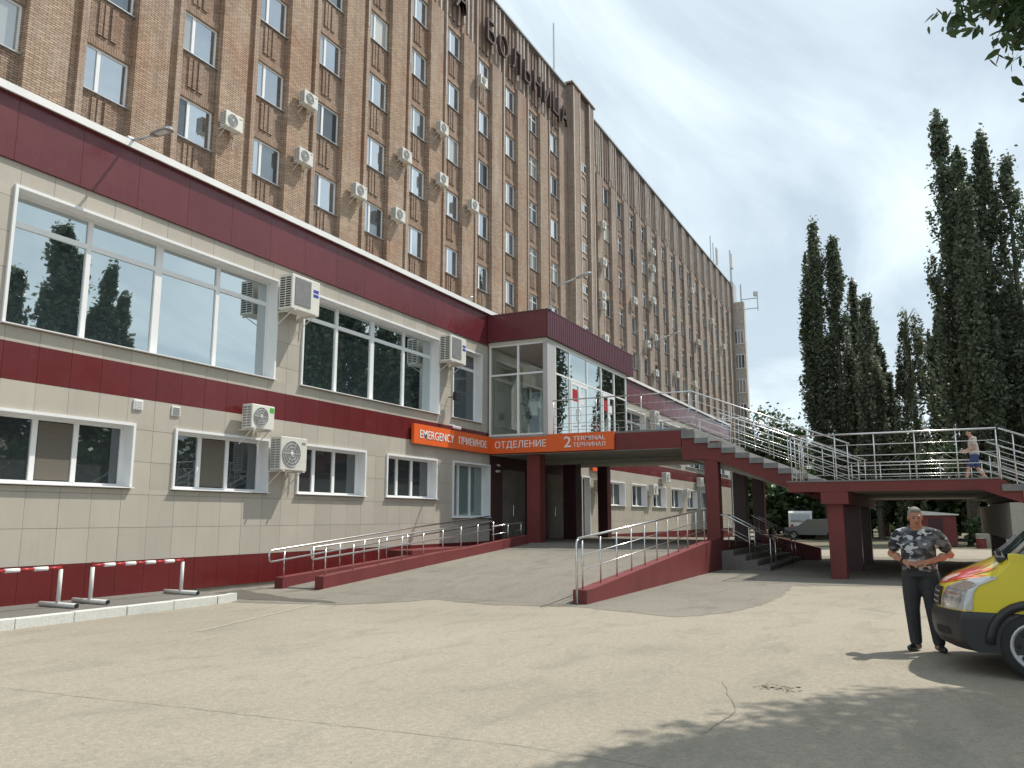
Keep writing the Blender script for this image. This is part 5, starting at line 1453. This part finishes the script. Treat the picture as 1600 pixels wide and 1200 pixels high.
MB().box((-.02,-.3,.1),(-.001,.4,1.55)).build('door', M['darkred'], sh)
bb = thing('low_wall', (49.2,-7.5,0), 'low grey concrete wall along the far road behind the van', 'wall')
MB().bev((0,0,0),(.3,5.2,.75), .02).build('wall', M['plaster'], bb)
fr = thing('window_frame_stack', (53.2,-5.6,0), 'white metal lattice frame standing by the trees behind the van', 'frame')
for k in range(3): boxpart('upright', (0,k*1.15,.3),(.07,k*1.15+.07,2.35), M['white'], fr)
for k in range(3): boxpart('rail', (-.01,0.071,.32+k*.98),(.06,2.36,.39+k*.98), M['white'], fr)
br_ = thing('drum', (48.7,-2.5,0), 'small rusty red drum beside the low grey wall', 'drum')
MB().tube([(0,0,0),(0,0,.26),(0,0,.27),(0,0,.29),(0,0,.52)], [.24,.24,.25,.24,.24], 16).build('barrel', M['redpaint'], br_)
MB().tube([(0,0,.521),(0,0,.535)], .23, 16).build('lid', M['galv'], br_)
st = thing('beige_stall', (54.5,-8.2,0), 'beige flat-roofed stall beyond the lattice frame', 'stall')
MB().box((0,-2,0),(2.5,1.5,2.1)).build('wall', M['beige'], st); MB().box((-.2,-2.2,2.101),(2.7,1.7,2.22)).build('roof', M['plaster'], st)

# ================================================================ PEOPLE
def skin_mat(name, c):
    m, n, l, b = newmat(name)
    f = noise(n, l, pos(n, l, (1,1,1), True), 9, 4)
    l.new(ramp(n, l, f, [(0.3, tuple(x*.88 for x in c)), (0.7, tuple(min(1,x*1.1) for x in c))]), b.inputs['Base Color'])
    b.inputs['Roughness'].default_value = 0.5; b.inputs['Subsurface Weight'].default_value = 0.08
    b.inputs['Subsurface Radius'].default_value = (0.02,0.008,0.004)
    return m
M['skin'] = skin_mat('tanned_skin', (0.36,0.165,0.105)); M['skin2'] = skin_mat('fair_skin', (0.48,0.29,0.21))
def camo():
    m, n, l, b = newmat('urban_camouflage')
    v = pos(n, l, (1.0,1.0,1.8), True)
    f1 = noise(n, l, v, 6.5, 2, 0.5, 0.5); f2 = noise(n, l, pos(n, l, (1.1,1.1,2.0), True), 7.5, 2, 0.5, 0.6)
    c = ramp(n, l, f1, [(0.0,(0.022,0.024,0.03)),(0.50,(0.055,0.06,0.07)),(0.58,(0.13,0.135,0.15))]); c.node.color_ramp.interpolation = 'CONSTANT'
    k = ramp(n, l, f2, [(0.0,(0,0,0)),(0.585,(1,1,1))]); k.node.color_ramp.interpolation = 'CONSTANT'
    c = mixrgb(n, l, k, c, (0.42,0.43,0.45))
    l.new(c, b.inputs['Base Color']); b.inputs['Roughness'].default_value = 0.85
    bump(n, l, b, noise(n, l, pos(n, l, (1,1,.6), True), 11, 4, 0.5, 1.0), 0.5, 0.03)
    return m
def cloth(name, col, var=.2):
    m, n, l, b = newmat(name); f = noise(n, l, pos(n, l, (1,1,.5), True), 9, 4, .6, .6)
    l.new(ramp(n, l, f, [(.3,tuple(x*(1-var) for x in col)),(.7,tuple(x*(1+var) for x in col))]), b.inputs['Base Color'])
    b.inputs['Roughness'].default_value = 0.85
    bump(n, l, b, noise(n, l, pos(n, l, (1,1,.45), True), 12, 3, .5, 1.2), 0.6, 0.03); return m
M['camo'] = camo(); M['trousers'] = cloth('black_trousers', (0.028,0.029,0.034)); M['shoe'] = paint('black_shoe_leather', (0.016,0.016,0.018), 0.35, 0.2, 12)
M['hair'] = cloth('grey_hair', (0.20,0.185,0.165), .3); M['hair2'] = cloth('dark_hair', (0.03,0.022,0.018)); M['pinkshirt'] = cloth('pale_pink_shirt', (0.52,0.43,0.40), .1)
M['blueshorts'] = cloth('blue_shorts', (0.045,0.07,0.16)); M['whiteshirt'] = cloth('white_top', (0.62,0.62,0.60), .08); M['watch'] = paint('watch_strap', (0.02,0.02,0.022), .5)
M['eye'] = paint('dark_eye', (0.02,0.015,0.012), .2); M['lip'] = paint('lip', (0.28,0.10,0.085), .5)
def loft(mb, secs, n=20):
    """secs: (cx,cy,cz, rx, ry) horizontal superellipse sections from low to high"""
    vs_ = []; fs = []
    for (cx,cy,cz,rx,ry) in secs:
        for j in range(n):
            t = 2*math.pi*j/n; c, s = math.cos(t), math.sin(t)
            vs_.append((cx+rx*math.copysign(abs(c)**.86,c), cy+ry*math.copysign(abs(s)**.86,s), cz))
    m = len(secs)
    for i in range(m-1):
        for j in range(n): fs.append((i*n+j, i*n+(j+1)%n, (i+1)*n+(j+1)%n, (i+1)*n+j))
    fs += [tuple(range(n-1,-1,-1)), tuple((m-1)*n+j for j in range(n))]
    return mb.add(vs_, fs)
def fuse(o, voxel, smooth=4):
    md = o.modifiers.new('fuse', 'REMESH'); md.mode = 'VOXEL'; md.voxel_size = voxel; md.use_smooth_shade = True
    if smooth: sm = o.modifiers.new('soften', 'SMOOTH'); sm.iterations = smooth; sm.factor = .5
    return o
def limb(mb, pts, rs):
    """tapered limb with rounded ends"""
    mb.tube(pts, rs, 12)
    for p, r in zip(pts, rs): mb.ell(p, (r,r,r), nu=12, nv=8)
    return mb
def hand(mb, wrist, d, palm_n, side, L=.185, curl=.9):
    """palm + four unequal curled fingers + thumb; d: pointing direction, palm_n: normal of the palm"""
    d = Vector(d).normalized(); nrm = Vector(palm_n); nrm = (nrm - d*nrm.dot(d)).normalized(); s = d.cross(nrm)*side
    w = Vector(wrist)
    for q in (-.028,-.010,.010,.028):
        limb(mb, [w+s*q*.7, w+d*.045+s*q, w+d*.09+s*q*1.05], [.019,.017,.013])
    for q, ln, in ((-.032,.062),(-.011,.075),(.011,.080),(.032,.070)):
        p0 = w+d*.09+s*q; a = curl
        p1 = p0+(d*math.cos(a*.45)+nrm*math.sin(a*.45))*ln*.45
        p2 = p1+(d*math.cos(a*1.1)+nrm*math.sin(a*1.1))*ln*.32
        p3 = p2+(d*math.cos(a*1.6)+nrm*math.sin(a*1.6))*ln*.25
        limb(mb, [p0,p1,p2,p3], [.0105,.0095,.009,.0075])
    p0 = w+d*.03+s*.034; p1 = p0+(d*.6+s*.7+nrm*.25).normalized()*.042; p2 = p1+(d*.85+s*.2+nrm*.45).normalized()*.034
    limb(mb, [p0,p1,p2], [.014,.0115,.009])
def head(parent, c, rot, skin, hair, hair_kind, mb):
    """adds skull, jaw, nose and ears to the body mesh; eyes, lips, brows and hair as parts"""
    c = Vector(c); Rm = rot
    def P(x,y,z): return c + Rm @ Vector((x,y,z))
    mb.ell(P(-.008,0,.030),(.096,.076,.092), Rm); mb.ell(P(.020,0,-.040),(.070,.060,.078), Rm); mb.ell(P(.045,0,-.085),(.034,.036,.026), Rm)
    mb.ell(P(.070,0,-.005),(.024,.054,.030), Rm)
    limb(mb, [P(.088,0,.022),P(.103,0,-.008),P(.112,0,-.024)], [.010,.012,.014]); mb.ell(P(.098,.013,-.027),(.012,.010,.009), Rm); mb.ell(P(.098,-.013,-.027),(.012,.010,.009), Rm)
    mb.ell(P(.080,.030,.034),(.016,.026,.009), Rm); mb.ell(P(.080,-.030,.034),(.016,.026,.009), Rm)
    for s in (1,-1): mb.ell(P(-.008,s*.078,-.004),(.020,.010,.032), Rm)
    hd = MB()
    for s in (1,-1): hd.ell(P(.0885,s*.030,.010),(.008,.013,.006), Rm, 8, 6)
    hd.build('eyes', M['eye'], parent, True)
    MB().ell(P(.090,0,-.058),(.012,.026,.008), Rm, 10, 6).build('mouth', M['lip'], parent, True)
    bw = MB()
    for s in (1,-1): bw.ell(P(.090,s*.031,.034),(.009,.024,.005), Rm, 8, 6)
    bw.build('eyebrows', hair, parent, True)
    h = MB()
    h.ell(P(-.022,0,.050),(.096,.083,.088), Rm); h.ell(P(-.050,0,.010),(.068,.080,.080), Rm); h.ell(P(.030,0,.095),(.050,.062,.032), Rm)
    if hair_kind == 'long': h.ell(P(-.060,0,-.05),(.055,.075,.12), Rm)
    fuse(h.build('hair', hair, parent), .008, 3)
def person(name, loc, rz, label, J, skin, shirt, pants, shoe, hair, hair_kind='short', shorts=False, bulk=1.0, sleeve=.55):
    """J: joint positions in local metres (x forward, y to the person's left)"""
    o = thing(name, loc, label, 'person', None, rz)
    V = {k: Vector(v) for k, v in J.items() if isinstance(v, tuple)}
    body = MB()
    # neck, head
    limb(body, [V['chest']+Vector((0,0,.05)), V['neck'], V['head']+Vector((-.01,0,-.06))], [.075*bulk,.062*bulk,.058*bulk])
    head(o, V['head'], Matrix.Rotation(J['turn'], 3, 'Z') @ Matrix.Rotation(J['nod'], 3, 'Y'), skin, hair, hair_kind, body)
    for s in 'lr':
        limb(body, [V['sh_'+s].lerp(V['el_'+s],.12), V['el_'+s], V['wr_'+s]], [.046*bulk,.044*bulk,.029*bulk])
        mid = V['el_'+s].lerp(V['wr_'+s], .35); body.ell(mid, (.046*bulk,)*3)
        hand(body, V['wr_'+s], V['hd_'+s]-V['wr_'+s], J['pn_'+s], 1 if s == 'l' else -1)
        limb(body, [V['hip_'+s], V['kn_'+s], V['an_'+s]], [.085*bulk,.056*bulk,.038*bulk]) if shorts else limb(body, [V['kn_'+s], V['an_'+s]], [.045,.038])
        if shorts: body.ell(V['kn_'+s].lerp(V['an_'+s],.3)+Vector((-.012,0,0)), (.056,.050,.09))
        limb(body, [V['an_'+s], V['an_'+s]+Vector((.05,0,-.03))], [.04,.035])
    # torso core joins everything
    loft(body, [(V['pel'].x,V['pel'].y,V['pel'].z-.05,.10,.14),(V['pel'].x,V['pel'].y,V['pel'].z+.1,.11,.14),(V['chest'].x,V['chest'].y,V['chest'].z-.1,.10,.15),(V['chest'].x,V['chest'].y,V['chest'].z+.06,.07,.12)])
    for s in 'lr':
        if not shorts: limb(body, [V['pel'], V['hip_'+s], V['kn_'+s]], [.10,.075,.046])
        limb(body, [V['chest']-Vector((0,0,.03)), V['sh_'+s].lerp(V['el_'+s],.12)], [.075,.045])
    fuse(body.build('body', skin, o), .0068 if bulk > 1.05 else .009, 3)
    # shirt with sleeves
    t = MB(); p, c = V['pel'], V['chest']
    b = bulk
    loft(t, [(p.x-.005,p.y,p.z-.035,.137*b,.177*b),(p.x+.012,p.y,p.z+.10,.150*b,.176*b),(p.x+.016,p.y,p.z+.20,.150*b,.174*b),((p.x+c.x)/2+.01,(p.y+c.y)/2,p.z+.31,.137*b,.180*b),(c.x,c.y,c.z-.10,.132*b,.192*b),(c.x-.005,c.y,c.z-.02,.118*b,.186*b),(c.x-.005,c.y,c.z+.04,.096*b,.150*b),(c.x,c.y,c.z+.085,.078*b,.100*b),(c.x+.005,c.y,c.z+.112,.066*b,.068*b)], 28)
    for s in 'lr':
        e = V['sh_'+s].lerp(V['el_'+s], sleeve); q = 1 if s == 'l' else -1; limb(t, [c+Vector((-.01,q*.06*b,.075)), c+Vector((-.012,q*.13*b,.045)), V['sh_'+s]+Vector((0,-q*.012,-.012)), V['sh_'+s].lerp(V['el_'+s],.3), e], [.052*b,.064*b,.070*b,.070*b,.068*b])
    fuse(t.build('shirt', shirt, o), .012, 4)
    # trousers / shorts
    t = MB(); sy = p.y
    loft(t, [(p.x,p.y,p.z-.10,.128*b,.172*b),(p.x,p.y,p.z-.02,.130*b,.172*b),(p.x,p.y,p.z+.06,.124*b,.165*b)], 24)
    for s in 'lr':
        h, k, a = V['hip_'+s], V['kn_'+s], V['an_'+s]
        if shorts: limb(t, [h, h.lerp(k,.45), h.lerp(k,.72)], [.098,.092,.088])
        else:
            limb(t, [h, h.lerp(k,.5), k, k.lerp(a,.5), a+Vector((0,0,.02))], [.105*b,.096*b,.078*b,.070*b,.064*b])
            t.ell(a+Vector((.03,0,-.005)), (.062,.056,.035))
    fuse(t.build('trousers' if not shorts else 'shorts', pants, o), .013, 4)
    for s in 'lr':
        a = V['an_'+s]; ang = J.get('toe_'+s, .2 if s == 'l' else -.2); d = Vector((math.cos(ang),math.sin(ang),0)); z = a.z-.055
        f = MB(); limb(f, [a-d*.045+Vector((0,0,-.05)), a+d*.06+Vector((0,0,-.048)), a+d*.150+Vector((0,0,-.058))], [.042,.045,.034]); f.ell(a+Vector((0,0,-.01)),(.05,.045,.05))
        q = fuse(f.build('shoe', shoe, o), .010, 3)
    return o
def J0():
    return dict(pel=(0,0,.96), chest=(0,0,1.36), neck=(0,0,1.49), head=(.03,0,1.63), turn=0.0, nod=0.0,
        sh_l=(-.01,.20,1.42), sh_r=(-.01,-.20,1.42), el_l=(-.03,.27,1.13), el_r=(-.03,-.27,1.13), wr_l=(.05,.27,.90), wr_r=(.05,-.27,.90), hd_l=(.07,.26,.80), hd_r=(.07,-.26,.80),
        pn_l=(0,-1,0), pn_r=(0,1,0), hip_l=(0,.09,.90), hip_r=(0,-.09,.90), kn_l=(.02,.10,.50), kn_r=(.02,-.10,.50), an_l=(-.01,.11,.10), an_r=(-.01,-.11,.10))
J = J0()
J.update(pel=(0,0,.98), chest=(.0,0,1.36), neck=(.03,0,1.475), head=(.065,0,1.59), turn=R(18), nod=R(8),
    sh_l=(-.01,.218,1.392), sh_r=(-.01,-.218,1.392), el_l=(-.06,.335,1.150), el_r=(-.07,-.32,1.150), wr_l=(.165,.115,1.065), wr_r=(.150,-.130,1.055),
    hd_l=(.235,-.03,1.055), hd_r=(.215,.02,1.045), pn_l=(-.6,0,-.8), pn_r=(-.6,0,-.8),
    hip_l=(0,.10,.90), hip_r=(0,-.10,.90), kn_l=(.03,.115,.50), kn_r=(.02,-.115,.50), an_l=(-.02,.145,.10), an_r=(.0,-.105,.10), toe_l=.5, toe_r=-.35)
mn = person('person', (11.35,.10,0), R(172), 'man in grey camouflage T-shirt and black trousers standing beside the yellow van', J, M['skin'], M['camo'], M['trousers'], M['shoe'], M['hair'], bulk=1.12, sleeve=.62)
MB().tube([(.150-.03,-.150-.014,1.066),(.150-.015,-.150,1.062)], .044, 14).build('wristwatch', M['watch'], mn)
# pedestrian walking on the landing
J = J0()
J.update(chest=(.03,0,1.36), head=(.08,0,1.60), neck=(.045,0,1.48), nod=R(14), el_l=(.02,.25,1.14), wr_l=(.22,.20,1.02), hd_l=(.31,.17,1.0), el_r=(.05,-.25,1.14), wr_r=(.26,-.18,1.06), hd_r=(.35,-.15,1.05),
    kn_l=(.20,.09,.50), an_l=(.30,.09,.10), kn_r=(-.08,-.09,.50), an_r=(-.34,-.09,.14), toe_l=0.0, toe_r=0.0)
person('person', (28.6,-1.50,2.56), R(95), 'person in pale shirt and blue shorts walking along the raised landing', J, M['skin2'], M['pinkshirt'], M['blueshorts'], M['shoe'], M['hair2'], shorts=True, bulk=.95, sleeve=.6)
# figure inside the vestibule
J = J0(); J.update(el_l=(.05,.24,1.15), wr_l=(.24,.12,1.12), hd_l=(.33,.08,1.14))
person('person', (27.6,12.95,4.46), R(20), 'dark-haired figure in white top standing behind the vestibule glass', J, M['skin2'], M['whiteshirt'], M['trousers'], M['shoe'], M['hair2'], bulk=.92, sleeve=.5)
